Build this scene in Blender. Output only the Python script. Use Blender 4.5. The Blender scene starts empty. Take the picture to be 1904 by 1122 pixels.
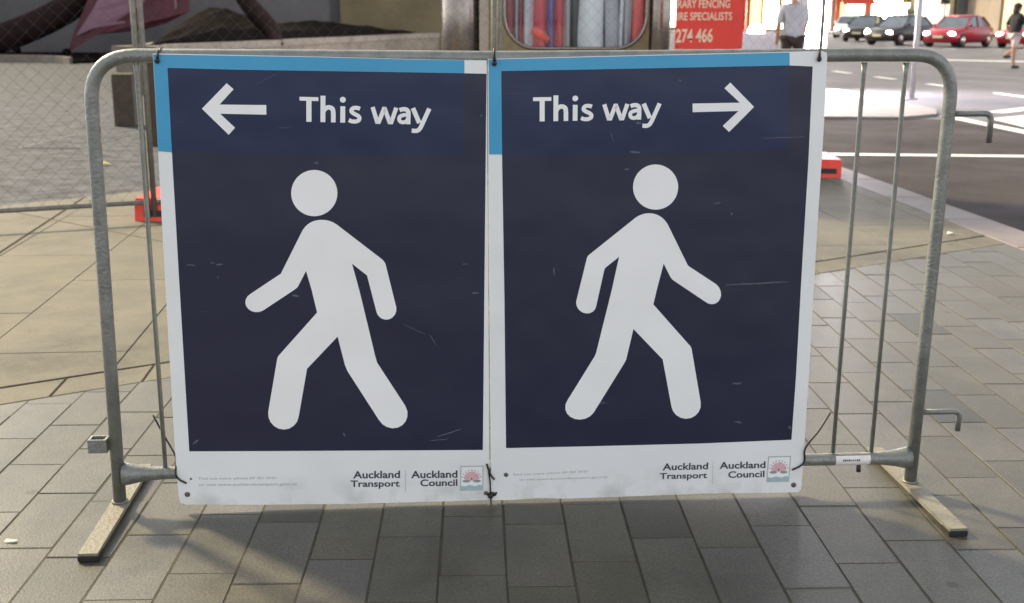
import bpy, bmesh, math, random
from mathutils import Vector, Matrix, noise
random.seed(11)
S = bpy.context.scene
C = S.collection
R = math.radians

# ------------------------------------------------------------------ camera
CAM_H = 1.26994
PITCH, ROLL = 0.24676, 0.00539
cam_data = bpy.data.cameras.new('camera')
cam = bpy.data.objects.new('camera', cam_data)
C.objects.link(cam)
fw = Vector((0, math.cos(PITCH), -math.sin(PITCH)))
up0 = Vector((0, math.sin(PITCH), math.cos(PITCH)))
rt0 = Vector((1, 0, 0))
rt = rt0 * math.cos(ROLL) + up0 * math.sin(ROLL)
up = -rt0 * math.sin(ROLL) + up0 * math.cos(ROLL)
cam.matrix_world = Matrix(((rt.x, up.x, -fw.x, 0), (rt.y, up.y, -fw.y, 0), (rt.z, up.z, -fw.z, CAM_H), (0, 0, 0, 1)))
cam_data.sensor_fit = 'HORIZONTAL'
cam_data.sensor_width = 36
cam_data.lens = 2118.1 * 36 / 1904
cam_data.clip_start = 0.05
cam_data.clip_end = 600
cam_data.dof.use_dof = True
cam_data.dof.focus_distance = 2.85
cam_data.dof.aperture_fstop = 5.6
S.camera = cam

# ------------------------------------------------------------------ sky and sun
SUN_EL, SUN_AZ = R(34), math.atan2(-0.75, 0.66)
W = bpy.data.worlds.new('World')
S.world = W
W.use_nodes = True
wn, wl = W.node_tree.nodes, W.node_tree.links
wn.clear()
sky = wn.new('ShaderNodeTexSky')
sky.sky_type = 'NISHITA'
sky.sun_disc = False
sky.sun_elevation = SUN_EL
sky.sun_rotation = SUN_AZ
hs = wn.new('ShaderNodeHueSaturation')
hs.inputs['Saturation'].default_value = 0.14
bg = wn.new('ShaderNodeBackground')
bg.inputs['Strength'].default_value = 0.10
wo = wn.new('ShaderNodeOutputWorld')
wl.new(sky.outputs['Color'], hs.inputs['Color'])
wl.new(hs.outputs['Color'], bg.inputs['Color'])
wl.new(bg.outputs['Background'], wo.inputs['Surface'])
sun_d = bpy.data.lights.new('sun', 'SUN')
sun_d.energy = 2.15
sun_d.angle = R(5.5)
sun_d.color = (1.0, 0.82, 0.50)
sun = bpy.data.objects.new('sun', sun_d)
C.objects.link(sun)
sd = Vector((math.sin(SUN_AZ) * math.cos(SUN_EL), math.cos(SUN_AZ) * math.cos(SUN_EL), math.sin(SUN_EL)))
sun.rotation_euler = sd.to_track_quat('Z', 'Y').to_euler()
S.view_settings.view_transform = 'Standard'
S.view_settings.look = 'None'
S.view_settings.gamma = 1
S.view_settings.exposure = 1.62
S.view_settings.use_curve_mapping = False

# ------------------------------------------------------------------ materials
def mat(name, col, rough=0.6, metal=0.0, var=0.0, scale=8.0, bump=0.0, bscale=60.0, rnd=0.0, emit=None, estr=0.0, spec=None, detail=6.0, col2=None, thr=(0.45, 0.62)):
    m = bpy.data.materials.new(name)
    m.use_nodes = True
    n, l = m.node_tree.nodes, m.node_tree.links
    b = n['Principled BSDF']
    b.inputs['Base Color'].default_value = (*col, 1)
    b.inputs['Roughness'].default_value = rough
    b.inputs['Metallic'].default_value = metal
    if spec is not None:
        b.inputs['Specular IOR Level'].default_value = spec
    if emit:
        b.inputs['Emission Color'].default_value = (*emit, 1)
        b.inputs['Emission Strength'].default_value = estr
    tc = n.new('ShaderNodeTexCoord')
    src = None
    if var or col2 or rnd:
        nz = n.new('ShaderNodeTexNoise')
        nz.inputs['Scale'].default_value = scale
        nz.inputs['Detail'].default_value = detail
        nz.inputs['Roughness'].default_value = 0.65
        l.new(tc.outputs['Object'], nz.inputs['Vector'])
        mx = n.new('ShaderNodeMix'); mx.data_type = 'RGBA'
        cr = n.new('ShaderNodeValToRGB')
        if col2:
            cr.color_ramp.elements[0].position, cr.color_ramp.elements[1].position = thr
            mx.inputs[6].default_value = (*col, 1)
            mx.inputs[7].default_value = (*col2, 1)
        else:
            cr.color_ramp.elements[0].position, cr.color_ramp.elements[1].position = 0.3, 0.7
            mx.inputs[6].default_value = (*[c * (1 - var) for c in col], 1)
            mx.inputs[7].default_value = (*[min(1, c * (1 + var)) for c in col], 1)
        l.new(nz.outputs['Fac'], cr.inputs['Fac'])
        l.new(cr.outputs['Color'], mx.inputs[0])
        src = mx.outputs[2]
        if rnd:
            oi = n.new('ShaderNodeObjectInfo')
            mr = n.new('ShaderNodeMapRange')
            mr.inputs['To Min'].default_value = 1 - rnd
            mr.inputs['To Max'].default_value = 1 + rnd
            l.new(oi.outputs['Random'], mr.inputs['Value'])
            vm = n.new('ShaderNodeVectorMath'); vm.operation = 'SCALE'
            l.new(src, vm.inputs[0]); l.new(mr.outputs['Result'], vm.inputs['Scale'])
            src = vm.outputs['Vector']
        l.new(src, b.inputs['Base Color'])
    if bump:
        nb_ = n.new('ShaderNodeTexNoise')
        nb_.inputs['Scale'].default_value = bscale
        nb_.inputs['Detail'].default_value = 5
        l.new(tc.outputs['Object'], nb_.inputs['Vector'])
        bp = n.new('ShaderNodeBump')
        bp.inputs['Strength'].default_value = bump
        bp.inputs['Distance'].default_value = 0.01
        l.new(nb_.outputs['Fac'], bp.inputs['Height'])
        l.new(bp.outputs['Normal'], b.inputs['Normal'])
        rr = n.new('ShaderNodeMapRange')
        rr.inputs['To Min'].default_value = max(0.02, rough - 0.12)
        rr.inputs['To Max'].default_value = min(1, rough + 0.12)
        l.new(nb_.outputs['Fac'], rr.inputs['Value'])
        l.new(rr.outputs['Result'], b.inputs['Roughness'])
    return m

def stone_mat(name, palette, rough, fine=0.25, blotch=0.18, spots=True, stain=0.3, spec=0.4):
    """stone whose tone is picked per piece, with grain, worn blotches and gum spots"""
    m = bpy.data.materials.new(name)
    m.use_nodes = True
    n, l = m.node_tree.nodes, m.node_tree.links
    b = n['Principled BSDF']
    b.inputs['Specular IOR Level'].default_value = spec
    oi = n.new('ShaderNodeObjectInfo')
    ramp = n.new('ShaderNodeValToRGB')
    ramp.color_ramp.interpolation = 'LINEAR'
    els = ramp.color_ramp.elements
    while len(els) < len(palette):
        els.new(0.5)
    for i, c in enumerate(palette):
        els[i].position = i / (len(palette) - 1)
        els[i].color = (*c, 1)
    l.new(oi.outputs['Random'], ramp.inputs['Fac'])
    geo = n.new('ShaderNodeNewGeometry')
    a1 = n.new('ShaderNodeTexNoise'); a1.inputs['Scale'].default_value = 3.2; a1.inputs['Detail'].default_value = 7; a1.inputs['Roughness'].default_value = 0.7
    a2 = n.new('ShaderNodeTexNoise'); a2.inputs['Scale'].default_value = 160; a2.inputs['Detail'].default_value = 3
    l.new(geo.outputs['Position'], a1.inputs['Vector']); l.new(geo.outputs['Position'], a2.inputs['Vector'])
    r1 = n.new('ShaderNodeMapRange'); r1.inputs['From Min'].default_value = 0.3; r1.inputs['From Max'].default_value = 0.7
    r1.inputs['To Min'].default_value = 1 - blotch; r1.inputs['To Max'].default_value = 1 + blotch
    r2 = n.new('ShaderNodeMapRange'); r2.inputs['From Min'].default_value = 0.3; r2.inputs['From Max'].default_value = 0.7
    r2.inputs['To Min'].default_value = 1 - fine; r2.inputs['To Max'].default_value = 1 + fine
    l.new(a1.outputs['Fac'], r1.inputs['Value']); l.new(a2.outputs['Fac'], r2.inputs['Value'])
    mu = n.new('ShaderNodeMath'); mu.operation = 'MULTIPLY'
    l.new(r1.outputs['Result'], mu.inputs[0]); l.new(r2.outputs['Result'], mu.inputs[1])
    fac = mu.outputs['Value']
    for sc_, lo_, hi_, dk in ((0.9, 0.50, 0.66, stain), (11.0, 0.56, 0.70, stain * 0.6)):
        st_ = n.new('ShaderNodeTexNoise'); st_.inputs['Scale'].default_value = sc_; st_.inputs['Detail'].default_value = 8; st_.inputs['Roughness'].default_value = 0.72
        l.new(geo.outputs['Position'], st_.inputs['Vector'])
        sm = n.new('ShaderNodeMapRange'); sm.inputs['From Min'].default_value = lo_; sm.inputs['From Max'].default_value = hi_
        sm.inputs['To Min'].default_value = 1.0; sm.inputs['To Max'].default_value = 1.0 - dk
        l.new(st_.outputs['Fac'], sm.inputs['Value'])
        mm = n.new('ShaderNodeMath'); mm.operation = 'MULTIPLY'
        l.new(fac, mm.inputs[0]); l.new(sm.outputs['Result'], mm.inputs[1]); fac = mm.outputs['Value']
    if spots:
        vo = n.new('ShaderNodeTexVoronoi'); vo.inputs['Scale'].default_value = 2.6
        l.new(geo.outputs['Position'], vo.inputs['Vector'])
        sp = n.new('ShaderNodeMapRange'); sp.inputs['From Min'].default_value = 0.035; sp.inputs['From Max'].default_value = 0.055
        sp.inputs['To Min'].default_value = 0.45; sp.inputs['To Max'].default_value = 1.0
        l.new(vo.outputs['Distance'], sp.inputs['Value'])
        m2 = n.new('ShaderNodeMath'); m2.operation = 'MULTIPLY'
        l.new(fac, m2.inputs[0]); l.new(sp.outputs['Result'], m2.inputs[1]); fac = m2.outputs['Value']
    vm = n.new('ShaderNodeVectorMath'); vm.operation = 'SCALE'
    l.new(ramp.outputs['Color'], vm.inputs[0]); l.new(fac, vm.inputs['Scale'])
    l.new(vm.outputs['Vector'], b.inputs['Base Color'])
    rr = n.new('ShaderNodeMapRange'); rr.inputs['To Min'].default_value = rough - 0.15; rr.inputs['To Max'].default_value = rough + 0.15
    l.new(a1.outputs['Fac'], rr.inputs['Value']); l.new(rr.outputs['Result'], b.inputs['Roughness'])
    bp = n.new('ShaderNodeBump'); bp.inputs['Strength'].default_value = 0.2; bp.inputs['Distance'].default_value = 0.004
    ad = n.new('ShaderNodeMath'); ad.operation = 'ADD'
    l.new(a1.outputs['Fac'], ad.inputs[0]); l.new(a2.outputs['Fac'], ad.inputs[1])
    l.new(ad.outputs['Value'], bp.inputs['Height']); l.new(bp.outputs['Normal'], b.inputs['Normal'])
    return m

def print_mat(name, col, rough=0.42, scuff=(0.45, 0.47, 0.5), amount=1.0, dirt=0.0):
    """printed sign face: thin pale scratches and rubs, some grime along the lower edge"""
    m = bpy.data.materials.new(name)
    m.use_nodes = True
    n, l = m.node_tree.nodes, m.node_tree.links
    b = n['Principled BSDF']
    b.inputs['Roughness'].default_value = rough
    tc = n.new('ShaderNodeTexCoord')
    cur = None
    base = n.new('ShaderNodeMix'); base.data_type = 'RGBA'
    base.inputs[6].default_value = (*[c * 0.93 for c in col], 1)
    base.inputs[7].default_value = (*[min(1, c * 1.07) for c in col], 1)
    nz = n.new('ShaderNodeTexNoise'); nz.inputs['Scale'].default_value = 5; nz.inputs['Detail'].default_value = 4
    l.new(tc.outputs['Object'], nz.inputs['Vector']); l.new(nz.outputs['Fac'], base.inputs[0])
    cur = base.outputs[2]
    for rot, sc, lo in ((0.1, (3.0, 1, 60.0), 0.735), (0.65, (2.0, 1, 90.0), 0.745), (-0.4, (5.0, 1, 40.0), 0.75)):
        mp = n.new('ShaderNodeMapping')
        mp.inputs['Rotation'].default_value = (0, rot, 0)
        mp.inputs['Scale'].default_value = sc
        l.new(tc.outputs['Object'], mp.inputs['Vector'])
        t = n.new('ShaderNodeTexNoise'); t.inputs['Scale'].default_value = 1.0; t.inputs['Detail'].default_value = 3
        l.new(mp.outputs['Vector'], t.inputs['Vector'])
        mr = n.new('ShaderNodeMapRange'); mr.inputs['From Min'].default_value = lo; mr.inputs['From Max'].default_value = lo + 0.05
        mr.inputs['To Max'].default_value = 0.55 * amount
        l.new(t.outputs['Fac'], mr.inputs['Value'])
        mx = n.new('ShaderNodeMix'); mx.data_type = 'RGBA'; mx.inputs[7].default_value = (*scuff, 1)
        l.new(mr.outputs['Result'], mx.inputs[0]); l.new(cur, mx.inputs[6]); cur = mx.outputs[2]
    if dirt:
        geo = n.new('ShaderNodeNewGeometry')
        sx = n.new('ShaderNodeSeparateXYZ'); l.new(geo.outputs['Position'], sx.inputs['Vector'])
        g = n.new('ShaderNodeMapRange'); g.inputs['From Min'].default_value = 0.10; g.inputs['From Max'].default_value = 0.02
        l.new(sx.outputs['Z'], g.inputs['Value'])
        t = n.new('ShaderNodeTexNoise'); t.inputs['Scale'].default_value = 14; t.inputs['Detail'].default_value = 6
        l.new(tc.outputs['Object'], t.inputs['Vector'])
        tr = n.new('ShaderNodeMapRange'); tr.inputs['From Min'].default_value = 0.46; tr.inputs['From Max'].default_value = 0.68
        tr.inputs['To Max'].default_value = dirt
        l.new(t.outputs['Fac'], tr.inputs['Value'])
        mu = n.new('ShaderNodeMath'); mu.operation = 'MULTIPLY'
        l.new(g.outputs['Result'], mu.inputs[0]); l.new(tr.outputs['Result'], mu.inputs[1])
        mx = n.new('ShaderNodeMix'); mx.data_type = 'RGBA'; mx.inputs[7].default_value = (0.22, 0.19, 0.15, 1)
        l.new(mu.outputs['Value'], mx.inputs[0]); l.new(cur, mx.inputs[6]); cur = mx.outputs[2]
    bn = n.new('ShaderNodeTexNoise'); bn.inputs['Scale'].default_value = 3.5; bn.inputs['Detail'].default_value = 2
    l.new(tc.outputs['Object'], bn.inputs['Vector'])
    bu = n.new('ShaderNodeBump'); bu.inputs['Strength'].default_value = 0.5; bu.inputs['Distance'].default_value = 0.02
    l.new(bn.outputs['Fac'], bu.inputs['Height']); l.new(bu.outputs['Normal'], b.inputs['Normal'])
    l.new(cur, b.inputs['Base Color'])
    return m

def glass_mat(name, tint=(0.9, 0.95, 0.95), refl=0.05):
    m = bpy.data.materials.new(name)
    m.use_nodes = True
    n, l = m.node_tree.nodes, m.node_tree.links
    n.clear()
    o = n.new('ShaderNodeOutputMaterial')
    t = n.new('ShaderNodeBsdfTransparent'); t.inputs['Color'].default_value = (*tint, 1)
    g = n.new('ShaderNodeBsdfGlossy'); g.inputs['Roughness'].default_value = 0.05
    x = n.new('ShaderNodeMixShader'); x.inputs['Fac'].default_value = refl
    nz = n.new('ShaderNodeTexNoise'); nz.inputs['Scale'].default_value = 3
    mr = n.new('ShaderNodeMapRange'); mr.inputs['To Min'].default_value = refl * 0.6; mr.inputs['To Max'].default_value = refl * 1.4
    l.new(nz.outputs['Fac'], mr.inputs['Value']); l.new(mr.outputs['Result'], x.inputs['Fac'])
    l.new(t.outputs['BSDF'], x.inputs[1]); l.new(g.outputs['BSDF'], x.inputs[2]); l.new(x.outputs['Shader'], o.inputs['Surface'])
    return m

M = {}
M['galv'] = mat('galvanised_steel', (0.22, 0.228, 0.215), 0.45, 0.55, var=0.22, scale=22, bump=0.25, bscale=140)
M['galv_old'] = mat('weathered_galvanised_steel', (0.20, 0.19, 0.165), 0.55, 0.4, var=0.3, scale=30, bump=0.3, bscale=120)
M['mesh_wire'] = mat('dull_fence_wire', (0.085, 0.085, 0.085), 0.8, 0.0, var=0.2, scale=30, spec=0.1)
M['foot_steel'] = mat('painted_flat_bar', (0.20, 0.187, 0.145), 0.6, 0.0, var=0.12, scale=30, col2=(0.20, 0.13, 0.07), thr=(0.60, 0.68), bump=0.3, bscale=90)
M['rubber'] = mat('black_rubber', (0.014, 0.014, 0.014), 0.75, var=0.3, scale=40)
M['plastic_tie'] = mat('black_nylon', (0.012, 0.011, 0.010), 0.45, var=0.2, scale=50)
M['rust_tie'] = mat('rusted_dark_tie', (0.03, 0.015, 0.010), 0.6, var=0.3, scale=80)
M['white_print'] = print_mat('white_sign_face', (0.80, 0.815, 0.825), 0.4, (0.42, 0.42, 0.42), 0.5, dirt=0.32)
M['white_shape'] = print_mat('white_print', (0.86, 0.865, 0.875), 0.4, (0.5, 0.5, 0.5), 0.25)
M['blue_print'] = print_mat('light_blue_print', (0.052, 0.33, 0.58), 0.38, (0.55, 0.65, 0.7), 0.7)
M['navy_print'] = print_mat('navy_print', (0.0140, 0.0148, 0.043), 0.40, (0.30, 0.31, 0.36), 1.0)
M['header_print'] = print_mat('deep_navy_header_print', (0.0058, 0.0150, 0.062), 0.40, (0.30, 0.31, 0.36), 0.8)
M['scuff'] = mat('pale_scuff', (0.085, 0.095, 0.125), 0.6, var=0.5, scale=120)
M['ink'] = mat('dark_grey_ink', (0.045, 0.045, 0.06), 0.5, var=0.3, scale=150)
M['faint_ink'] = mat('faded_grey_ink', (0.40, 0.42, 0.43), 0.5, var=0.2, scale=150)
M['pale_line'] = mat('pale_grey_line_print', (0.45, 0.48, 0.49), 0.5, var=0.1, scale=100)
M['pink_print'] = mat('pale_pink_print', (0.66, 0.42, 0.45), 0.5, var=0.1, scale=100)
M['red_print'] = mat('dusty_red_print', (0.42, 0.07, 0.09), 0.5, var=0.2, scale=100)
M['leaf_print'] = mat('grey_green_print', (0.28, 0.31, 0.31), 0.5, var=0.15, scale=100)
M['water_print'] = mat('pale_blue_grey_print', (0.36, 0.50, 0.54), 0.5, var=0.1, scale=100)
M['bolt'] = mat('dull_rivet', (0.14, 0.13, 0.13), 0.5, 0.5, var=0.3, scale=200)
M['paver'] = stone_mat('granite_paver', [(0.074, 0.069, 0.050), (0.083, 0.079, 0.062), (0.090, 0.087, 0.077), (0.086, 0.080, 0.059), (0.097, 0.095, 0.088), (0.084, 0.079, 0.061), (0.040, 0.039, 0.031)], 0.46, fine=0.32, blotch=0.26, spec=0.5, stain=0.38)
M['slab'] = stone_mat('pale_sandstone_slab', [(0.134, 0.122, 0.090), (0.142, 0.130, 0.099), (0.138, 0.126, 0.093), (0.147, 0.135, 0.105)], 0.7, fine=0.2, blotch=0.28, spec=0.3, stain=0.4)
M['kerb'] = stone_mat('pinkish_granite_kerb', [(0.20, 0.168, 0.168), (0.22, 0.186, 0.182), (0.185, 0.160, 0.158)], 0.6, fine=0.2, blotch=0.1, spots=False)
M['joint'] = mat('brown_sand_joint', (0.062, 0.053, 0.037), 0.95, var=0.35, scale=12, bump=0.5, bscale=200)
M['slab_joint'] = mat('sandy_slab_joint', (0.075, 0.060, 0.036), 0.95, var=0.3, scale=12, bump=0.4, bscale=200, spec=0.1)
M['plaza'] = mat('grey_concrete_plaza', (0.078, 0.082, 0.094), 0.8, var=0.6, scale=5.0, bump=0.8, bscale=9, spec=0.15)
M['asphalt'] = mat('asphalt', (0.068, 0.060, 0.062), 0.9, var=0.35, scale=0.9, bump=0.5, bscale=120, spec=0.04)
M['worn_lamplit_asphalt'] = mat('pale_worn_lamplit_asphalt', (0.120, 0.112, 0.122), 0.6, var=0.3, scale=0.5, bump=0.4, bscale=90, spec=0.3)  # paler tone puts the far street's lamplight into the road colour
M['footway'] = mat('pale_concrete_footway', (0.22, 0.20, 0.20), 0.8, var=0.2, scale=1.5, bump=0.3, bscale=60)
M['road_paint'] = mat('white_road_paint', (0.78, 0.77, 0.78), 0.5, var=0.12, scale=6, bump=0.2, bscale=90)
M['orange_plastic'] = mat('red_orange_plastic', (0.80, 0.055, 0.028), 0.42, var=0.14, scale=12, bump=0.15, bscale=80)
M['fence_red'] = mat('red_sign_face', (0.74, 0.040, 0.025), 0.45, var=0.07, scale=6)
M['cream_ink'] = mat('cream_lettering', (0.80, 0.62, 0.45), 0.5, var=0.05, scale=40)
M['brown_timber'] = mat('dark_brown_timber', (0.060, 0.044, 0.028), 0.7, var=0.3, scale=14, bump=0.4, bscale=50)
M['bronze'] = mat('bronze_steel_panel', (0.20, 0.165, 0.095), 0.34, 0.55, var=0.15, scale=5, bump=0.08, bscale=30)
M['stainless'] = mat('brushed_stainless_steel', (0.27, 0.235, 0.215), 0.26, 0.85, var=0.12, scale=4, bump=0.06, bscale=20)
M['glass'] = glass_mat('clear_window_glass')
M['dark_glass'] = mat('dark_window_glass', (0.16, 0.19, 0.22), 0.08, 0.55, var=0.2, scale=2)
M['render_grey'] = mat('grey_wall_render', (0.105, 0.10, 0.105), 0.8, var=0.18, scale=0.9, bump=0.4, bscale=12)
M['render_brown'] = mat('ochre_wall_render', (0.125, 0.100, 0.050), 0.8, var=0.25, scale=0.8, bump=0.4, bscale=12)
M['stone_block'] = stone_mat('sandstone_planter_block', [(0.17, 0.145, 0.11), (0.20, 0.17, 0.13), (0.185, 0.15, 0.115)], 0.75, blotch=0.25, spots=False)
M['coping'] = stone_mat('pale_planter_coping', [(0.19, 0.165, 0.13), (0.21, 0.185, 0.15), (0.20, 0.175, 0.145)], 0.7, blotch=0.2, spots=False)
M['soil'] = mat('dark_bark_mulch', (0.008, 0.006, 0.0058), 0.95, var=0.5, scale=9, bump=0.6, bscale=30, spec=0.02)
M['bark'] = mat('dark_bark', (0.020, 0.012, 0.011), 0.9, var=0.4, scale=7, bump=0.8, bscale=18, spec=0.1)
M['leaf'] = mat('tree_leaf', (0.05, 0.085, 0.03), 0.55, var=0.45, scale=1.2)
M['purple_cloth'] = mat('faded_mauve_tarpaulin', (0.185, 0.092, 0.130), 0.6, var=0.2, scale=2.5, bump=0.4, bscale=5)
M['maroon_cloth'] = mat('maroon_tarpaulin_border', (0.068, 0.009, 0.020), 0.6, var=0.35, scale=4, bump=0.4, bscale=6)
M['yellow_leaf'] = mat('yellow_dry_leaf', (0.55, 0.38, 0.03), 0.6, var=0.3, scale=60)
M['paper'] = mat('white_paper_scrap', (0.75, 0.68, 0.60), 0.7, var=0.15, scale=50)
M['cover'] = mat('cast_cover_frame', (0.10, 0.10, 0.10), 0.6, 0.2, var=0.25, scale=20, bump=0.4, bscale=60)
M['sticker'] = mat('white_sticker', (0.74, 0.72, 0.70), 0.5, var=0.1, scale=60)
M['skin'] = mat('skin', (0.42, 0.24, 0.17), 0.55, var=0.1, scale=12)
M['hair'] = mat('black_hair', (0.015, 0.012, 0.011), 0.6, var=0.3, scale=50)
M['black_cloth'] = mat('black_cloth', (0.017, 0.014, 0.018), 0.85, var=0.3, scale=15)
M['brown_cloth'] = mat('dark_brown_cloth', (0.035, 0.022, 0.02), 0.85, var=0.3, scale=15)
M['grey_cloth'] = mat('pale_grey_shirt_cloth', (0.46, 0.45, 0.49), 0.85, var=0.12, scale=9, bump=0.4, bscale=16)
M['pink_cloth'] = mat('pale_pink_shorts_cloth', (0.62, 0.50, 0.50), 0.85, var=0.1, scale=9)
M['red_cloth'] = mat('dull_red_cloth', (0.30, 0.07, 0.06), 0.85, var=0.2, scale=9)
M['shoe'] = mat('olive_shoe', (0.05, 0.05, 0.035), 0.6, var=0.2, scale=20)
M['car_red'] = mat('deep_red_car_paint', (0.36, 0.012, 0.028), 0.22, 0.15, var=0.05, scale=2, spec=0.7)
M['car_dark'] = mat('dark_grey_car_paint', (0.035, 0.028, 0.030), 0.22, 0.2, var=0.1, scale=2, spec=0.7)
M['car_white'] = mat('white_car_paint', (0.74, 0.74, 0.74), 0.25, 0.0, var=0.04, scale=2, spec=0.7)
M['tyre'] = mat('tyre_rubber', (0.02, 0.02, 0.02), 0.8, var=0.2, scale=20)
M['alloy'] = mat('alloy_rim', (0.55, 0.55, 0.56), 0.25, 0.9, var=0.08, scale=20)
M['headlamp'] = mat('lit_headlamp', (0.9, 0.9, 0.85), 0.2, emit=(1.0, 0.96, 0.88), estr=14, var=0.02, scale=10)
M['plate'] = mat('pale_number_plate', (0.75, 0.68, 0.45), 0.4, var=0.05, scale=10)
M['trim'] = mat('black_plastic_trim', (0.02, 0.02, 0.02), 0.5, var=0.2, scale=20)
M['pole_paint'] = mat('pale_grey_pole_paint', (0.50, 0.48, 0.53), 0.45, var=0.1, scale=6)
M['blue_sign'] = mat('blue_sign_face', (0.10, 0.14, 0.52), 0.4, var=0.05, scale=6)
M['signal_yellow'] = mat('yellow_signal_housing', (0.65, 0.42, 0.02), 0.5, var=0.1, scale=8)
def lit(name, col, s): return mat(name, [c * 0.6 for c in col], 0.5, emit=col, estr=s, var=0.04, scale=2)
M['lit_white'] = lit('lit_white_shop_glass', (1.0, 0.95, 0.93), 14.0)
M['lit_cream'] = lit('lit_cream_shop_glass', (1.0, 0.86, 0.60), 4.0)
M['lit_orange'] = lit('lit_orange_shop_panel', (1.0, 0.46, 0.16), 1.6)
M['lit_globe'] = lit('lit_lamp_globe', (1.0, 0.96, 0.88), 25.0)
M['lit_panel'] = lit('lit_advertising_face', (1.0, 0.93, 0.97), 38.0)
M['shop_brown'] = mat('red_brown_shop_column', (0.32, 0.11, 0.055), 0.6, var=0.2, scale=2)
M['shop_beige'] = mat('beige_facade', (0.44, 0.39, 0.30), 0.75, var=0.12, scale=1.2)
M['shop_cream'] = mat('cream_facade', (0.74, 0.66, 0.42), 0.75, var=0.06, scale=1.0)
M['shop_taupe'] = mat('taupe_facade', (0.24, 0.19, 0.14), 0.75, var=0.2, scale=1.2)
M['awning_red'] = mat('red_awning_cloth', (0.58, 0.075, 0.05), 0.7, var=0.12, scale=3)
M['box_white'] = mat('lavender_white_plastic', (0.66, 0.64, 0.72), 0.5, var=0.07, scale=5, bump=0.2, bscale=14)
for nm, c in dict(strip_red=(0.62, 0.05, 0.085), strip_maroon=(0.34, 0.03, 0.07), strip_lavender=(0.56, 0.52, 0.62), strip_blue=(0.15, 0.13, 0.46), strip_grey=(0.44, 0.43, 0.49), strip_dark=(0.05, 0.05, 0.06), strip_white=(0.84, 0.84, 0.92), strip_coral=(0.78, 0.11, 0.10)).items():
    M[nm] = mat(nm.replace('strip', 'reflected'), c, 0.6, var=0.12, scale=3, bump=0.3, bscale=4)  # colours of the reflections in the kiosk window, put on solid strips

# ------------------------------------------------------------------ mesh helpers
class MB:
    def __init__(s): s.v, s.f, s.sm = [], [], []
    def add(s, vs, fs, smooth=False):
        o = len(s.v); s.v += [tuple(v) for v in vs]
        for f in fs: s.f.append([i + o for i in f]); s.sm.append(smooth)
        return s
    def box(s, lo, hi, bev=0.0):
        x0, y0, z0 = lo; x1, y1, z1 = hi
        if not bev:
            return s.add([(x0,y0,z0),(x1,y0,z0),(x1,y1,z0),(x0,y1,z0),(x0,y0,z1),(x1,y0,z1),(x1,y1,z1),(x0,y1,z1)],
                         [(0,3,2,1),(4,5,6,7),(0,1,5,4),(1,2,6,5),(2,3,7,6),(3,0,4,7)])
        b = bev
        def ring(z, i): return [(x0+i,y0,z),(x1-i,y0,z),(x1,y0+i,z),(x1,y1-i,z),(x1-i,y1,z),(x0+i,y1,z),(x0,y1-i,z),(x0,y0+i,z)]
        def inner(z): return [(x0+b,y0+b,z),(x1-b,y0+b,z),(x1-b,y0+b,z),(x1-b,y1-b,z),(x1-b,y1-b,z),(x0+b,y1-b,z),(x0+b,y1-b,z),(x0+b,y0+b,z)]
        return s.rings([inner(z0), ring(z0+b, b), ring(z1-b, b), inner(z1)], caps=True)
    def rings(s, rs, caps=True, smooth=False, closed=True):
        n = len(rs[0]); vs = [p for r in rs for p in r]; fs = []
        for k in range(len(rs) - 1):
            for i in range(n if closed else n - 1):
                j = (i + 1) % n
                fs.append((k*n+i, k*n+j, (k+1)*n+j, (k+1)*n+i))
        if caps and closed:
            fs.append(tuple(range(n - 1, -1, -1))); fs.append(tuple((len(rs)-1)*n + i for i in range(n)))
        return s.add(vs, fs, smooth)
    def tube(s, pts, r, n=12, caps=True):
        pts = [Vector(p) for p in pts]; rs = []
        rad = r if isinstance(r, (list, tuple)) else [r] * len(pts)
        prev = None
        for i, p in enumerate(pts):
            t = (pts[min(i+1, len(pts)-1)] - pts[max(i-1, 0)]).normalized()
            if prev is None:
                a = t.orthogonal().normalized()
            else:
                a = (prev - t * prev.dot(t)).normalized()
            prev = a; b = t.cross(a)
            rs.append([p + (a * math.cos(2*math.pi*k/n) + b * math.sin(2*math.pi*k/n)) * rad[i] for k in range(n)])
        return s.rings(rs, caps, True)
    def poly(s, pts, h0, h1):
        """polygon in xy pulled from z h0 to h1"""
        n = len(pts)
        a = sum(pts[i][0]*pts[(i+1)%n][1]-pts[(i+1)%n][0]*pts[i][1] for i in range(n))
        if a < 0: pts = pts[::-1]
        return s.rings([[(x, y, h0) for x, y in pts], [(x, y, h1) for x, y in pts]])
    def sphere(s, c, r, n=14, m=8, sc=(1,1,1)):
        rs = []
        for k in range(m + 1):
            t = math.pi * k / m
            q = max(math.sin(t), 0.02)
            rs.append([(c[0]+sc[0]*r*q*math.cos(2*math.pi*i/n), c[1]+sc[1]*r*q*math.sin(2*math.pi*i/n), c[2]-sc[2]*r*math.cos(t)) for i in range(n)])
        return s.rings(rs, True, True)
    def mesh(s, name, m=None):
        me = bpy.data.meshes.new(name)
        me.from_pydata(s.v, [], s.f)
        bm = bmesh.new(); bm.from_mesh(me)
        bmesh.ops.recalc_face_normals(bm, faces=bm.faces)
        bm.to_mesh(me); bm.free()
        for p, q in zip(me.polygons, s.sm): p.use_smooth = q
        if m: me.materials.append(M[m] if isinstance(m, str) else m)
        return me
    def build(s, name, m=None, parent=None, loc=None, rotz=0.0):
        return link(name, s.mesh(name, m), parent, loc, rotz)

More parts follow.
